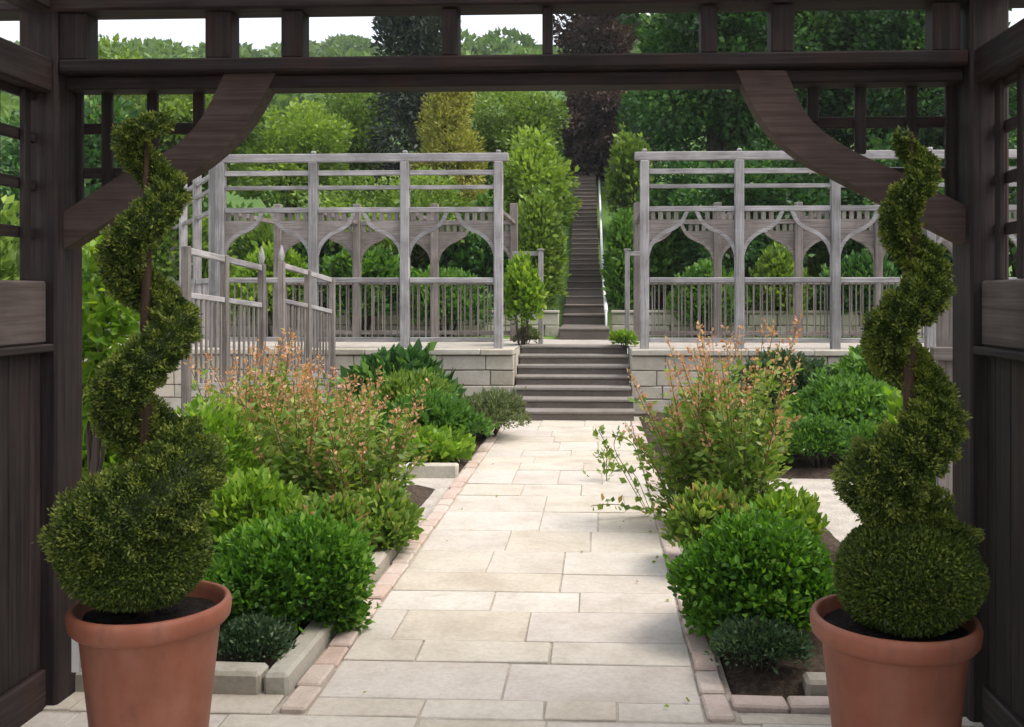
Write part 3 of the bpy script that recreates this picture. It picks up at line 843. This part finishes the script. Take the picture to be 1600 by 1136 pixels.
def pergola(label, xs):
    t = empty('garden_pergola', ((xs[0]+xs[-1])/2, YP, ZT), label, 'pergola')
    row(t, xs, YP, (M['grey_x'], M['grey_z']), True)
    row(t, xs, YP+DEP, (M['brown_x'], M['brown_z']), False)
    for x in xs:
        timber('cross_beam', (x-0.03, YP+0.06, Z_R4-0.03), (x+0.03, YP+DEP-0.06, Z_R4+0.03), M['brown_y'], t, 0.006)
    return t
xl = [XY(p, YP) for p in (345, 490, 633, 779)]
xl = [xl[0]-(xl[1]-xl[0])*1.0] + xl if False else xl
pergola('silver grey timber pergola with ogee arches left of the steps', xl)
xr = [XY(p, YP) for p in (1007, 1155, 1305, 1453, 1601)]
pergola('silver grey timber pergola with ogee arches right of the steps', xr)
# diagonal wing leaving the left pergola's corner
wg = empty('trellis_wing', (xl[0]-0.2, YP, ZT), 'grey trellis wing angling back from the left end of the pergola', 'trellis')
A0 = Vector((xl[0]-0.12, YP+0.05, 0)); B0 = Vector((xl[0]-2.3, YP+3.6, 0)); dv = (B0-A0); Lw = dv.length; ang = math.atan2(dv.y, dv.x)
def wing(name, l0, l1, z0, z1, th, mat):
    c = A0 + dv*((l0+l1)/2/Lw)
    me = MB().cbox((-(l1-l0)/2, -th/2, -(z1-z0)/2), ((l1-l0)/2, th/2, (z1-z0)/2), 0.005).mesh(name, mat)
    return link(name, me, wg, (c.x, c.y, (z0+z1)/2), (0, 0, ang))
for i in range(4):
    l = Lw*i/3; wing('post', max(l-.055, 0.0), l+.055, ZT-.02, ZTOP1, 0.11, M['grey_z'])
for i in range(3):
    l0 = Lw*i/3+.056; l1 = Lw*(i+1)/3-.056
    for z, hh in ((ZTOP1-.05,.04),(Z_R2,.03),(Z_R3,.026),(Z_R4,.03),(Z_HAND,.035),(Z_BOT,.03)): wing('rail', l0, l1, z-hh, z+hh, 0.05, M['grey_x'])
    for j in range(8):
        l = l0+(l1-l0)*(j+.5)/8; wing('baluster', l-.012, l+.012, Z_BOT+.031, Z_HAND-.036, 0.024, M['grey_z'])

# fence panels at the left edge of the garden
def fence(label, pts_px, finial_last):
    """pts_px: (px, py_top, s) of the panel's posts"""
    q = [P(*p) for p in pts_px]
    t = empty('picket_panel', (q[0].x, q[0].y, 0), label, 'fence', 'weathered panels along the left side')
    def beam(name, a, b, hz, wd):
        d = b-a; c = (a+b)/2; L = d.length
        me = MB().cbox((-L/2, -wd/2, -hz/2), (L/2, wd/2, hz/2), 0.005).mesh(name, M['grey_x'])
        o = link(name, me, t, c); o.rotation_euler = (0, -math.atan2(d.z, math.hypot(d.x, d.y)), math.atan2(d.y, d.x)); return o
    for i, p in enumerate(q):
        top = p.z + 0.02
        timber('post', (p.x-.035, p.y-.035, -0.02), (p.x+.035, p.y+.035, top), M['brown_z'], t, 0.006)
        if i == finial_last:
            mb = MB().lathe([(0.0,0.0),(0.03,0.0),(0.024,0.03),(0.038,0.06),(0.03,0.10),(0.012,0.17),(0.0,0.2)], (0,0,0), 10)
            link('finial', mb.mesh('finial', M['grey_z']), t, (p.x, p.y, top+.001))
    for a, b in zip(q[:-1], q[1:]):
        d = (b-a).normalized(); a1 = a+d*0.04; b1 = b-d*0.04
        for off, hz in ((-0.02,0.06),(-0.42,0.05),(-1.25,0.06)):
            beam('rail', a1+Vector((0,0,off)), b1+Vector((0,0,off)), hz, 0.045)
        n = 7
        for i in range(n):
            w = a1.lerp(b1, (i+.5)/n)
            timber('picket', (w.x-.011, w.y-.011, w.z-1.22), (w.x+.011, w.y+.011, w.z-0.447), M['brown_z'], t, 0.003)
fence('weathered timber picket panel with a finial post at its far end, nearer the left topiary', [(291,388,8.6),(351,402,9.4),(409,416,10.3)], 2)
fence('weathered timber picket panel with a finial post at its near end, nearer the pergola', [(440,412,10.9),(481,424,11.6),(519,436,12.2)], 0)

# low wall at the back of the terrace, poles
def st_x(s_): return P(914, CY, s_).x
SW = 0.40                                              # half width of the hill stairs
for label, xa, xb in (('low rough stone wall left of the long hill stairs', -9.0, st_x(16.6)-SW-0.05), ('low rough stone wall right of the long hill stairs', st_x(16.6)+SW+0.05, 9.0)):
    bw = empty('back_wall', ((xa+xb)/2, 16.7, ZT-.02), label, 'wall')
    MB().box((xa+.02, 16.72, ZT-.05), (xb-.02, 16.95, ZT+0.36)).build('mortar_core', M['mortar'], bw)
    for k in range(2):
        x = xa
        while x < xb-0.05:
            L = random.uniform(0.35, 0.6); xe = x+L if xb-(x+L) > 0.2 else xb
            MB().cbox((x+.006, 16.64+random.uniform(-.015,.015), ZT-.03+0.205*k), (xe-.006, 16.80, ZT-.03+0.205*(k+1)-.008), 0.016, 0.008).build('stone_block', M['ashlar'], bw); x = xe
    MB().cbox((xa, 16.62, ZT+0.376), (xb, 17.0, ZT+0.43), 0.015).build('coping', M['kerb'], bw)
# long straight flight climbing the hillside
hs_ = empty('hill_stairs', (st_x(15.4), 15.4, ZT-.02), 'long narrow brown stone stairs climbing the hillside behind the terrace', 'stairs')
prof_s = [15.3, 17.6, 20, 27, 30, 38.5]; prof_z = [ZT, 1.02, 1.32, 2.42, 3.52, 6.95]
z = ZT; 
while z < 6.9:
    z1 = z + 0.17
    ya = float(np.interp(z, prof_z, prof_s)); yb = float(np.interp(z1, prof_z, prof_s))
    xc = st_x((ya+yb)/2)
    o_ = MB().cbox((xc-SW, ya, z-0.5 if ya > 17.5 else ZT-.03), (xc+SW, yb+0.25, z1-0.04), 0.008, 0.003).build('step', M['step'], hs_)
    MB().cbox((xc-SW-.01, ya-0.02, z1-0.04), (xc+SW+.01, yb+0.02, z1), 0.012, 0.003).build('tread', M['step'], o_)
    z = z1
# pale handrail on the right of the hill stairs
hp = [P(*q) for q in ((947,486,16.3),(943,430,21),(940,385,26),(938,330,31),(936,277,36.5))]
hr = empty('stair_handrail', (hp[0].x, hp[0].y, ZT-.02), 'slim pale metal handrail along the right side of the hill stairs', 'handrail')
MB().tube(hp, 0.035, 8).build('rail', M['pole'], hr)
for p in hp:
    gz = min(float(np.interp(p.y, HY, HZ)) if p.y > 17.6 else ZT-.02, p.z-0.1)
    MB().tube([(p.x, p.y, gz-0.05), (p.x, p.y, p.z)], 0.02, 8).build('support', M['pole'], hr)
for px_, x2, lab_ in ((845, 800, 'short weathered post and rail at the left head of the steps'), (980, 1000, 'short weathered post and rail at the right head of the steps')):
    pp = P(px_, 392, 14.0)
    t = empty('short_post', (pp.x, pp.y, ZT-.012), lab_, 'post')
    timber('shaft', (pp.x-.035, pp.y-.035, ZT-.02), (pp.x+.035, pp.y+.035, pp.z), M['grey_z'], t, 0.006)
    timber('cap', (pp.x-.05, pp.y-.05, pp.z+.001), (pp.x+.05, pp.y+.05, pp.z+.03), M['grey_x'], t, 0.006)
    xo = P(x2, 392, 14.0).x
    timber('rail', (min(pp.x,xo)+(.036 if pp.x < xo else 0), pp.y-.02, pp.z-.07), (max(pp.x,xo)-(.036 if pp.x > xo else 0), pp.y+.02, pp.z-.01), M['grey_x'], t, 0.004)

# ================================================================== PLANTS IN THE BEDS
def gnd(px, s, z=0.02):
    p = P(px, CY, s); return (p.x, p.y, z)
mound('rounded_shrub', 'rounded bright green shrub in the left bed beside the left pot', 'shrub', gnd(458, 4.42), 0.43, 0.50, M['box'], 26000, 0.034, 0.6, 0.22, 60, 'rounded shrubs by the entrance', sharp=16, lobes=52, oval=True, low=-0.8, inner=0.5, lobe_r=(0.17, 0.34))
mound('rounded_shrub', 'rounded bright green shrub in the right bed beside the right pot', 'shrub', gnd(1184, 4.32), 0.41, 0.55, M['box'], 26000, 0.034, 0.6, 0.22, 60, 'rounded shrubs by the entrance', sharp=16, lobes=52, oval=True, low=-0.8, inner=0.5, lobe_r=(0.17, 0.34))
mound('creeping_herb', 'low dark creeping herb at the front corner of the left bed', 'herb', gnd(395, 3.98, 0.02), 0.17, 0.19, M['thyme'], 5000, 0.022, 0.5, 0.2, 30, ry=0.15)
mound('creeping_herb', 'low dark creeping herb at the front corner of the right bed', 'herb', gnd(1190, 3.92, 0.02), 0.20, 0.21, M['thyme'], 6000, 0.022, 0.5, 0.2, 30, ry=0.16)

def perennial(label, base, spread, h, nst, group, lean=(0,0), leafn=2600, leaf=0.062, spike=0.32):
    t = empty('rusty_perennial', base, label, 'perennial', group)
    st = MB(); LC = []; LA = []; SC = []; SA = []
    for i in range(nst):
        a = rng.random()*2*math.pi; q = math.sqrt(rng.random())
        b0 = np.array(base) + np.array([math.cos(a)*spread*0.35*q, math.sin(a)*spread*0.35*q, -0.02])
        hh = h*rng.uniform(0.5, 1.0)
        tip = b0 + np.array([math.cos(a)*spread*q*0.8 + lean[0]*hh + rng.normal()*0.05, math.sin(a)*spread*q*0.8 + lean[1]*hh, hh])
        md = b0*0.5 + tip*0.5 + np.array([-math.cos(a)*0.04, -math.sin(a)*0.04, 0.03])
        pts = [b0, md*0.6+b0*0.4, md, md*0.4+tip*0.6, tip]
        st.tube([tuple(p) for p in pts], [0.006,0.005,0.004,0.003,0.0015], 4, cap=False)
        P4 = np.array(pts)
        n = leafn//nst; tt = rng.random(n)**1.15*0.74
        idx = np.minimum((tt*4).astype(int), 3); fr = (tt*4-idx)[:, None]
        pc = P4[idx]*(1-fr)+P4[idx+1]*fr
        d = rdir(n); d[:, 2] = np.abs(d[:, 2])*0.5
        LC.append(pc + d*rng.uniform(0.0, 0.17, n)[:, None]*(1.15-tt[:, None])); LA.append(d + np.array([0,0,0.15]) + rng.normal(size=(n,3))*0.3)
        n = int(28*spike/0.32); tt = 1 - rng.random(n)*spike/ max(hh,0.3)
        tt = np.clip(tt, 0, 0.999); idx = np.minimum((tt*4).astype(int), 3); fr = (tt*4-idx)[:, None]
        pc = P4[idx]*(1-fr)+P4[idx+1]*fr
        d = rdir(n); taper = (1-tt)*1.0/ (spike/max(hh,.3))
        SC.append(pc + d*(0.008+0.034*taper*rng.random(n))[:, None]); SA.append(d+np.array([0,0,0.9]))
    LC = np.vstack(LC); LA = np.vstack(LA); SC = np.vstack(SC); SA = np.vstack(SA)
    link('stems', leaves_mesh('stems', np.zeros((1,3))+np.array(base), np.array([[0,0,1.0]]), 0.01, M['stem'], extra=st), t)
    zr = (LC[:, 2]-base[2])/h
    link('leaves', leaves_mesh('leaves', LC, LA, leaf*rng.uniform(0.5,1.3,len(LC)), M['peren'], 0.5, np.clip(rng.random(len(LC))*0.85 + 0.12*zr, 0, 1)), t)
    fs_ = link('flower_spikes', leaves_mesh('flower_spikes', SC, SA, 0.028*rng.uniform(0.6,1.4,len(SC)), M['rust'], 0.6), t); fs_['kind'] = 'stuff'
    return t
gp = 'rusty flowered perennials beside the path'
perennial('tall rusty flowered perennial nearest the left fence panels', gnd(425, 7.2), 0.45, 1.30, 33, gp, leafn=3040)
perennial('bushy rusty flowered perennial in the middle of the left bed', gnd(475, 6.3), 0.46, 1.12, 37, gp, leafn=3360)
perennial('low rusty flowered perennial at the path edge in the left bed', gnd(565, 6.3), 0.45, 1.02, 30, gp, leafn=2880)
perennial('wispy peach tipped perennial beside the feathery lime shrub', gnd(385, 6.7), 0.30, 1.32, 18, gp, leafn=2600)
perennial('slender rusty flowered perennial at the back of the left bed', gnd(530, 7.5), 0.45, 1.20, 24, gp, leafn=2080)
perennial('rusty flowered perennial leaning over the path from the right bed', gnd(1088, 6.4), 0.38, 1.16, 33, gp, lean=(-0.12, 0), leafn=3200)
perennial('tall rusty flowered perennial behind the right rounded shrub', gnd(1158, 6.15), 0.40, 1.42, 34, gp, leafn=3360)
perennial('slim rusty flowered perennial at the back of the right bed', gnd(1120, 7.4), 0.40, 1.30, 18, gp, leafn=1760)

# sprawling stems over the path
tr = empty('trailing_stems', G(1005, 800), 'thin trailing stems with sparse leaves arching over the path edge at right', 'plant')
stb = MB(); LC = []; LA = []
for e in ([(1010,800),(970,730),(945,690),(935,672)], [(1012,800),(985,745),(960,700),(968,672)], [(1008,805),(975,790),(950,788),(925,790)], [(1015,795),(990,740),(955,735),(938,708)], [(1020,790),(1000,720),(985,690),(960,680)]):
    pts = [P(px, py, 6.7 - 0.05*i) for i, (px, py) in enumerate(e)]
    for p in pts: p.z = max(p.z, 0.03)
    c = catmull([tuple(p) for p in pts], 6)
    stb.tube([tuple(p) for p in c], 0.003, 4, cap=False)
    for p in c[::2]:
        for _ in range(2): LC.append(np.array(p)+rng.normal(size=3)*0.02); LA.append(rng.normal(size=3)+np.array([0,0,.5]))
link('stems', leaves_mesh('stems', np.array([LC[0]]), np.array([[0,0,1.0]]), 0.005, M['stem'], extra=stb), tr)
link('leaves', leaves_mesh('leaves', np.array(LC), np.array(LA), 0.055*rng.uniform(0.6,1.3,len(LC)), M['peren'], 0.75), tr)
perennial('orange flower head on a bent stem in front of the steps', gnd(948, 8.0), 0.06, 0.45, 1, gp, lean=(-0.2, 0), leafn=60, spike=0.12)

mound('leafy_mound', 'mid green leafy mound beside the far part of the path on the left', 'shrub', gnd(684, 9.5), 0.48, 0.52, M['green'], 9000, 0.07, 0.5, 0.2, 40)
mound('leafy_mound', 'taller pale green clump behind the mound on the left', 'shrub', gnd(640, 10.2), 0.48, 0.70, M['tree'], 8000, 0.08, 0.4, 0.25, 40, up=0.9)
mound('grey_herb_mound', 'grey green herb mound spilling onto the path by the steps', 'herb', gnd(764, 10.4), 0.47, 0.46, M['sage'], 10000, 0.05, 0.35, 0.15, 40)
mound('low_leafy_plant', 'low light green leafy plant by the kerb on the left', 'plant', gnd(665, 8.75), 0.36, 0.26, M['lime'], 1800, 0.10, 0.75, 0.2, 20)
mound('broadleaf_plant', 'dark green broad leaved plant against the left retaining wall', 'plant', gnd(625, 11.7), 0.56, 0.80, M['deep'], 2600, 0.17, 0.55, 0.25, 26)
mound('clipped_shrub', 'small clipped dark green shrub on the gravel at right', 'shrub', gnd(1278, 8.5), 0.31, 0.46, M['green'], 7000, 0.04, 0.5, 0.12, 40)
mound('leafy_mound', 'spreading mid green mound in the far right bed', 'shrub', gnd(1330, 9.4), 0.55, 0.72, M['green'], 8000, 0.07, 0.5, 0.22, 40)
mound('leafy_mound', 'grey green bush against the right retaining wall', 'shrub', gnd(1225, 11.0), 0.62, 0.86, M['thyme'], 7000, 0.09, 0.45, 0.25, 40)
mound('leafy_mound', 'green bush at the far right behind the slimmer topiary', 'shrub', gnd(1375, 10.8), 0.60, 0.95, M['green'], 7000, 0.09, 0.5, 0.25, 40)
mound('low_leafy_plant', 'low dark green plant right of the clipped shrub', 'plant', gnd(1345, 8.7), 0.34, 0.34, M['green'], 3500, 0.06, 0.5, 0.2, 24)
mound('low_leafy_plant', 'low fresh green plant left of the clipped shrub', 'plant', gnd(1222, 9.0), 0.36, 0.40, M['box'], 3500, 0.06, 0.5, 0.2, 24)
mound('low_leafy_plant', 'small green ground plant at the gravel edge by the right perennials', 'plant', gnd(1180, 8.6), 0.28, 0.26, M['green'], 2500, 0.05, 0.5, 0.2, 24)
for px_, s_, r_, h_, mt_, lb_ in ((505,5.5,.30,.36,'peren','loose green ground plant behind the left rounded shrub'),(598,5.7,.26,.34,'peren','loose bronze green plant leaning over the left kerb'),
        (400,5.6,.34,.48,'lime','fresh yellow green ground plant beside the left topiary'),(1105,5.4,.26,.42,'peren','loose green ground plant between the right shrub and perennials'),
        (1215,5.6,.28,.36,'lime','fresh yellow green ground plant behind the right rounded shrub'),(560,8.9,.42,.62,'green','leafy green plant among the far left perennials'),(1120,9.6,.5,.62,'green','leafy green plant under the right retaining wall')):
    mound('ground_plant', lb_, 'plant', gnd(px_, s_), r_, h_, M[mt_], 2600, 0.06, 0.5, 0.3, 24, up=0.7, low=-0.7, inner=0.6, oval=True)
mound('lime_shrub', 'feathery lime green shrub behind the left topiary', 'shrub', gnd(312, 6.0), 0.40, 0.92, M['lime'], 9000, 0.05, 0.45, 0.3, 40, up=0.6, lobes=44, low=-0.7)
mound('lime_shrub', 'lime green bush low between the left post and topiary', 'shrub', gnd(160, 4.75), 0.36, 1.0, M['lime'], 4200, 0.08, 0.6, 0.3, 26, oval=True, low=-0.7)
mound('lime_shrub', 'yellow green bush behind the right topiary', 'shrub', gnd(1480, 5.2), 0.34, 1.2, M['lime'], 3000, 0.08, 0.6, 0.3, 26)
# climber on the outside of the left post
cl = []
for px, py, r in ((110,470,.10),(150,500,.13),(180,530,.12),(140,430,.10),(165,395,.09),(190,480,.1),(130,560,.11),(185,570,.12),(150,610,.12)):
    p = P(px, py, 4.25); cl.append((p.x, p.y, p.z, r))
tree('climber', 'loose lime green climber beside the left post of the arbour', gnd(150, 4.3), 1.55, 0.016, cl, M['lime'], 9000, 0.075, 0.6, nbranch=9)
bpy.context.view_layer.update()
for o in bpy.data.objects:
    if o.name.startswith('climber'): o['category'] = 'climber'

# plants on the terrace
def tmound(name, label, px, s, r, h, mat, n, leaf, **kw):
    return mound(name, label, 'shrub', gnd(px, s, ZT-.03), r, h, mat, n, leaf, 0.55, 0.25, 34, **kw)
tmound('terrace_shrub', 'lime green shrub beside the right end of the left pergola', 815, 13.6, 0.30, 1.25, M['lime'], 3000, 0.09, up=0.7)
tmound('terrace_shrub', 'bright green shrub inside the second arch of the left pergola', 565, 16.6, 0.75, 1.75, M['green'], 7000, 0.12)
tmound('terrace_shrub', 'low green shrub inside the third arch of the left pergola', 700, 16.8, 0.80, 1.15, M['green'], 6000, 0.12)
tmound('terrace_shrub', 'yellow green shrub inside the first arch of the left pergola', 430, 16.4, 0.8, 1.6, M['lime'], 6000, 0.12)
tmound('terrace_shrub', 'tiny lime plant at the top right of the steps', 975, 13.3, 0.16, 0.22, M['lime'], 700, 0.06)
tmound('terrace_shrub', 'mossy low plant at the top left of the steps', 822, 13.9, 0.18, 0.25, M['sage'], 800, 0.06)
tmound('terrace_shrub', 'green bush in the first arch of the right pergola', 1105, 16.4, 0.62, 1.25, M['green'], 6000, 0.11)
tmound('terrace_shrub', 'pale green leaning bush in the second arch of the right pergola', 1215, 16.8, 0.55, 1.65, M['tree'], 6000, 0.11, up=0.9)
tmound('terrace_shrub', 'dark bush in the third arch of the right pergola', 1345, 16.8, 0.8, 1.5, M['deep'], 6000, 0.12)
tmound('terrace_shrub', 'tall narrow green bush right of the hill stairs', 975, 17.3, 0.30, 2.3, M['green'], 6000, 0.12, up=0.7)
tmound('terrace_shrub', 'leafy green bush left of the hill stairs', 838, 17.4, 0.50, 2.7, M['tree'], 9000, 0.11, up=0.4, lobes=34, low=-0.8)
tmound('terrace_shrub', 'broad green bush at the far left beyond the trellis wing', 250, 17.0, 1.4, 2.6, M['tree'], 9000, 0.14)

# ================================================================== TREES
def base_at(px, s):
    p = P(px, CY, s); z = ZT-.03 if p.y < 17.6 else hillz(p.x, p.y)
    return (p.x, p.y, z)
def crown_px(px, py, s, wpx, hpx, n, rc, shell=0.45):
    c = P(px, py, s); k = s/FPX
    return crown_clumps(c, wpx*k/2, wpx*k/2, hpx*k/2, n, rc, shell)
# copper tree above the steps, thick straight trunk
s = 37.0; b = base_at(962, s)
cl = crown_px(932, 200, s, 185, 160, 130, 0.55, 0.3) + crown_px(965, 270, s, 70, 60, 14, 0.4) + crown_px(935, 40, s, 125, 260, 80, 0.6, 0.2) + crown_px(965, -70, s, 170, 220, 60, 0.65, 0.2)
tree('copper_tree', 'dark purple brown tree above the top of the hill stairs', b, 13.5, 0.3, cl, M['copper'], 900, 0.17)

def conifer(name, label, px, s, ytop, ybot, wtop, wbot, mat, n, rc, leaf, per=900):
    b = base_at(px, s); k = s/FPX
    z1 = P(px, ytop, s).z; z0 = P(px, ybot, s).z
    cl = cone_clumps(b[0], b[1], max(z0, b[2]+0.2), z1, wbot*k/2, wtop*k/2, n, rc)
    return tree(name, label, b, z1, 0.16, cl, mat, per, leaf, 0.35, nbranch=10, zsq=1.3)
conifer('dark_conifer', 'tall dark blue green conifer behind the left pergola', 648, 27, -60, 330, 70, 125, M['conifer'], 130, 0.50, 0.20, 700)
conifer('golden_conifer', 'golden yellow conifer with a blunt top behind the left pergola', 702, 23, 118, 400, 26, 128, M['golden'], 150, 0.30, 0.11, 2600)
gt = 'trees beyond the terrace'
def dtree(name, label, px, s, py, w, h, n, rc, mat, per=900, leaf=0.14, shell=0.45, tr_=0.2):
    b = base_at(px, s); cl = crown_px(px, py, s, w, h, n, rc, shell)
    top = max(c[2] for c in cl)
    return tree(name, label, b, top, tr_, cl, mat, per, leaf, 0.6, gt)
dtree('broadleaf_tree', 'pale yellow green tree above the first bay of the left pergola', 455, 26, 235, 190, 170, 48, 0.55, M['treelime'])
dtree('broadleaf_tree', 'mid green tree between the brace and the dark conifer', 545, 30, 215, 130, 170, 40, 0.6, M['tree'])
dtree('broadleaf_tree', 'green tree seen through the left lattice', 290, 22, 190, 210, 220, 55, 0.5, M['tree'])
dtree('broadleaf_tree', 'thin airy tree rising against the sky at the far left', 160, 24, 120, 130, 260, 22, 0.38, M['tree'], 300, 0.16)
dtree('broadleaf_tree', 'dark leaved tree at the left beyond the lattice', 120, 19, 260, 190, 210, 44, 0.45, M['deep'])
dtree('broadleaf_tree', 'soft green tree right of the golden conifer', 795, 30, 210, 130, 190, 48, 0.6, M['tree'])
dtree('broadleaf_tree', 'bright green young tree left of the copper tree', 834, 21, 300, 105, 170, 34, 0.42, M['treelime'])
dtree('broadleaf_tree', 'tall deep green tree right of the copper tree', 1128, 22, 90, 270, 420, 120, 0.62, M['deep'], 1000, 0.14, 0.3, 0.3)
dtree('broadleaf_tree', 'massive deep green tree above the right pergola', 1250, 24, 60, 330, 480, 140, 0.72, M['deep'], 900, 0.15, 0.3, 0.35)
dtree('broadleaf_tree', 'deep green tree behind the right lattice', 1450, 21, 110, 280, 460, 110, 0.6, M['deep'], 1000, 0.14, 0.3, 0.3)
dtree('broadleaf_tree', 'dark understorey tree behind the right pergola', 1180, 20, 320, 320, 230, 70, 0.5, M['deep'], 1000, 0.13, 0.3, 0.15)
dtree('broadleaf_tree', 'dark understorey tree at the far right', 1440, 19.5, 340, 260, 230, 60, 0.5, M['deep'], 1000, 0.13, 0.3, 0.15)
dtree('broadleaf_tree', 'green understorey tree behind the left pergola', 600, 21, 350, 330, 160, 60, 0.5, M['tree'], 1000, 0.13, 0.3, 0.12)

gu = 'bushes at the foot of the hill'
for i, (px, s, w, h, mt, where) in enumerate([(60,17.5,1.5,3.4,'deep','beyond the left post of the arbour'),(190,21.5,1.5,2.6,'tree','left of the trellis wing'),(330,21.5,1.4,2.4,'green','behind the trellis wing'),
        (430,21,1.3,2.2,'tree','behind the first bay of the left pergola'),(520,20.5,1.2,2.0,'deep','behind the second bay of the left pergola'),(640,21.5,1.4,2.3,'tree','behind the third bay of the left pergola'),(740,20.5,1.2,2.1,'deep','behind the right end of the left pergola'),
        (790,22,1.2,2.6,'green','left of the hill stairs'),(1030,21,0.95,2.6,'green','right of the hill stairs'),(985,30,0.85,3.4,'tree','high beside the hill stairs below the copper tree'),(1010,34,1.3,4.2,'deep','under the copper tree on the hill'),(868,31,0.55,2.6,'deep','high on the left side of the hill stairs'),
        (1080,22.5,1.4,2.4,'deep','behind the first bay of the right pergola'),(1170,22,1.4,2.6,'deep','behind the second bay of the right pergola'),(1270,21.5,1.3,2.3,'tree','behind the third bay of the right pergola'),(1370,22,1.4,2.8,'deep','behind the slimmer topiary'),(1480,21,1.4,3.0,'deep','beside the right post of the arbour'),(1600,20,1.6,3.6,'deep','beyond the right side of the arbour')]):
    b = base_at(px, s)
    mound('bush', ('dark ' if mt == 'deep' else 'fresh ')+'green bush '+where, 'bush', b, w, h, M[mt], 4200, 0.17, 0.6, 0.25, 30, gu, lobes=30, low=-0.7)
for i, (x, y, w, h, mt, where) in enumerate([(-5.6,6.2,1.0,2.6,'deep','outside the left wall of the arbour'),(-6.6,9.2,1.2,2.8,'tree','beyond the left fence panels'),(-5.0,3.6,0.9,2.4,'tree','close by the left lattice wall'),
        (4.6,5.2,1.0,2.5,'deep','outside the right wall of the arbour'),(6.0,8.6,1.2,2.7,'tree','beyond the right bed'),(4.2,2.8,0.9,2.4,'deep','close by the right lattice wall')]):
    mound('side_hedge', 'tall leafy hedge shrub '+where, 'hedge', (x, y, -0.04), w, h, M[mt], 6000, 0.12, 0.6, 0.25, 30, 'hedge shrubs beside the garden', lobes=30, low=-0.8)

# a few fallen leaves on the paving
lx = np.concatenate([rng.uniform(PL, PL+0.3, 12), rng.uniform(PR-0.3, PR, 16), rng.uniform(PL, PR, 4)]); ly = rng.uniform(3.6, 9.5, 32)
lf = link('fallen_leaves', leaves_mesh('fallen_leaves', np.stack([lx, ly, np.full(32, 0.008)], 1), np.concatenate([rng.normal(size=(32,2)), np.full((32,1), 0.1)], 1), 0.026*rng.uniform(0.6,1.3,32), M['peren'], 0.6, rng.uniform(0.6, 1, 32)))
tag(lf, 'small fallen leaves scattered on the paving', 'leaves', kind='stuff')

# wooded hillside: reads as one mass
C_, A_, S_, V_ = [], [], [], []
for i in range(560):
    x = rng.uniform(-95, 75); y = 36 + 130*rng.random()**0.8
    if y < 62 and abs(x - st_x(y)) < 4.5: continue
    z = hillz(x, y); r = rng.uniform(2.0, 3.6)*(0.6+0.4*min(1, y/90))
    n = 420; D = rdir(n); D[:, 2] = np.abs(D[:, 2])*1.0 - 0.15
    f = bumps(D, 14, 0.3, 6)
    C_.append(D*(f*r)[:, None] + np.array([x, y, z+r*0.55])); A_.append(unit(D+rng.normal(size=(n,3))*0.5))
    S_.append(np.full(n, r*0.23)*rng.uniform(0.6,1.3,n)); V_.append(np.clip(0.45+rng.normal()*0.22+rng.normal(size=n)*0.15, 0, 1))
hw = link('hill_wood', leaves_mesh('hill_wood', np.vstack(C_), np.vstack(A_), np.concatenate(S_), M['wood_hill'], 0.7, np.concatenate(V_)))
tag(hw, 'green wooded hillside rising behind the garden', 'wood', kind='stuff')
# thin summer haze in the air
hz = MB().box((-275, -45, -1.2), (275, 275, 62))
m, nt, out = newmat('haze_air')
pv = N(nt, "ShaderNodeVolumePrincipled"); pv.inputs["Color"].default_value = (0.93, 0.96, 1.0, 1); pv.inputs["Density"].default_value = 0.0005
nt.links.new(pv.outputs[0], out.inputs["Volume"])
o = hz.build('haze', m); o['kind'] = 'stuff'; o['label'] = 'thin pale haze over the garden and hillside'; o['category'] = 'haze'
print('tris ~', sum(len(m.loops)-2*len(m.polygons) for m in bpy.data.meshes), 'objects', len(bpy.data.objects))
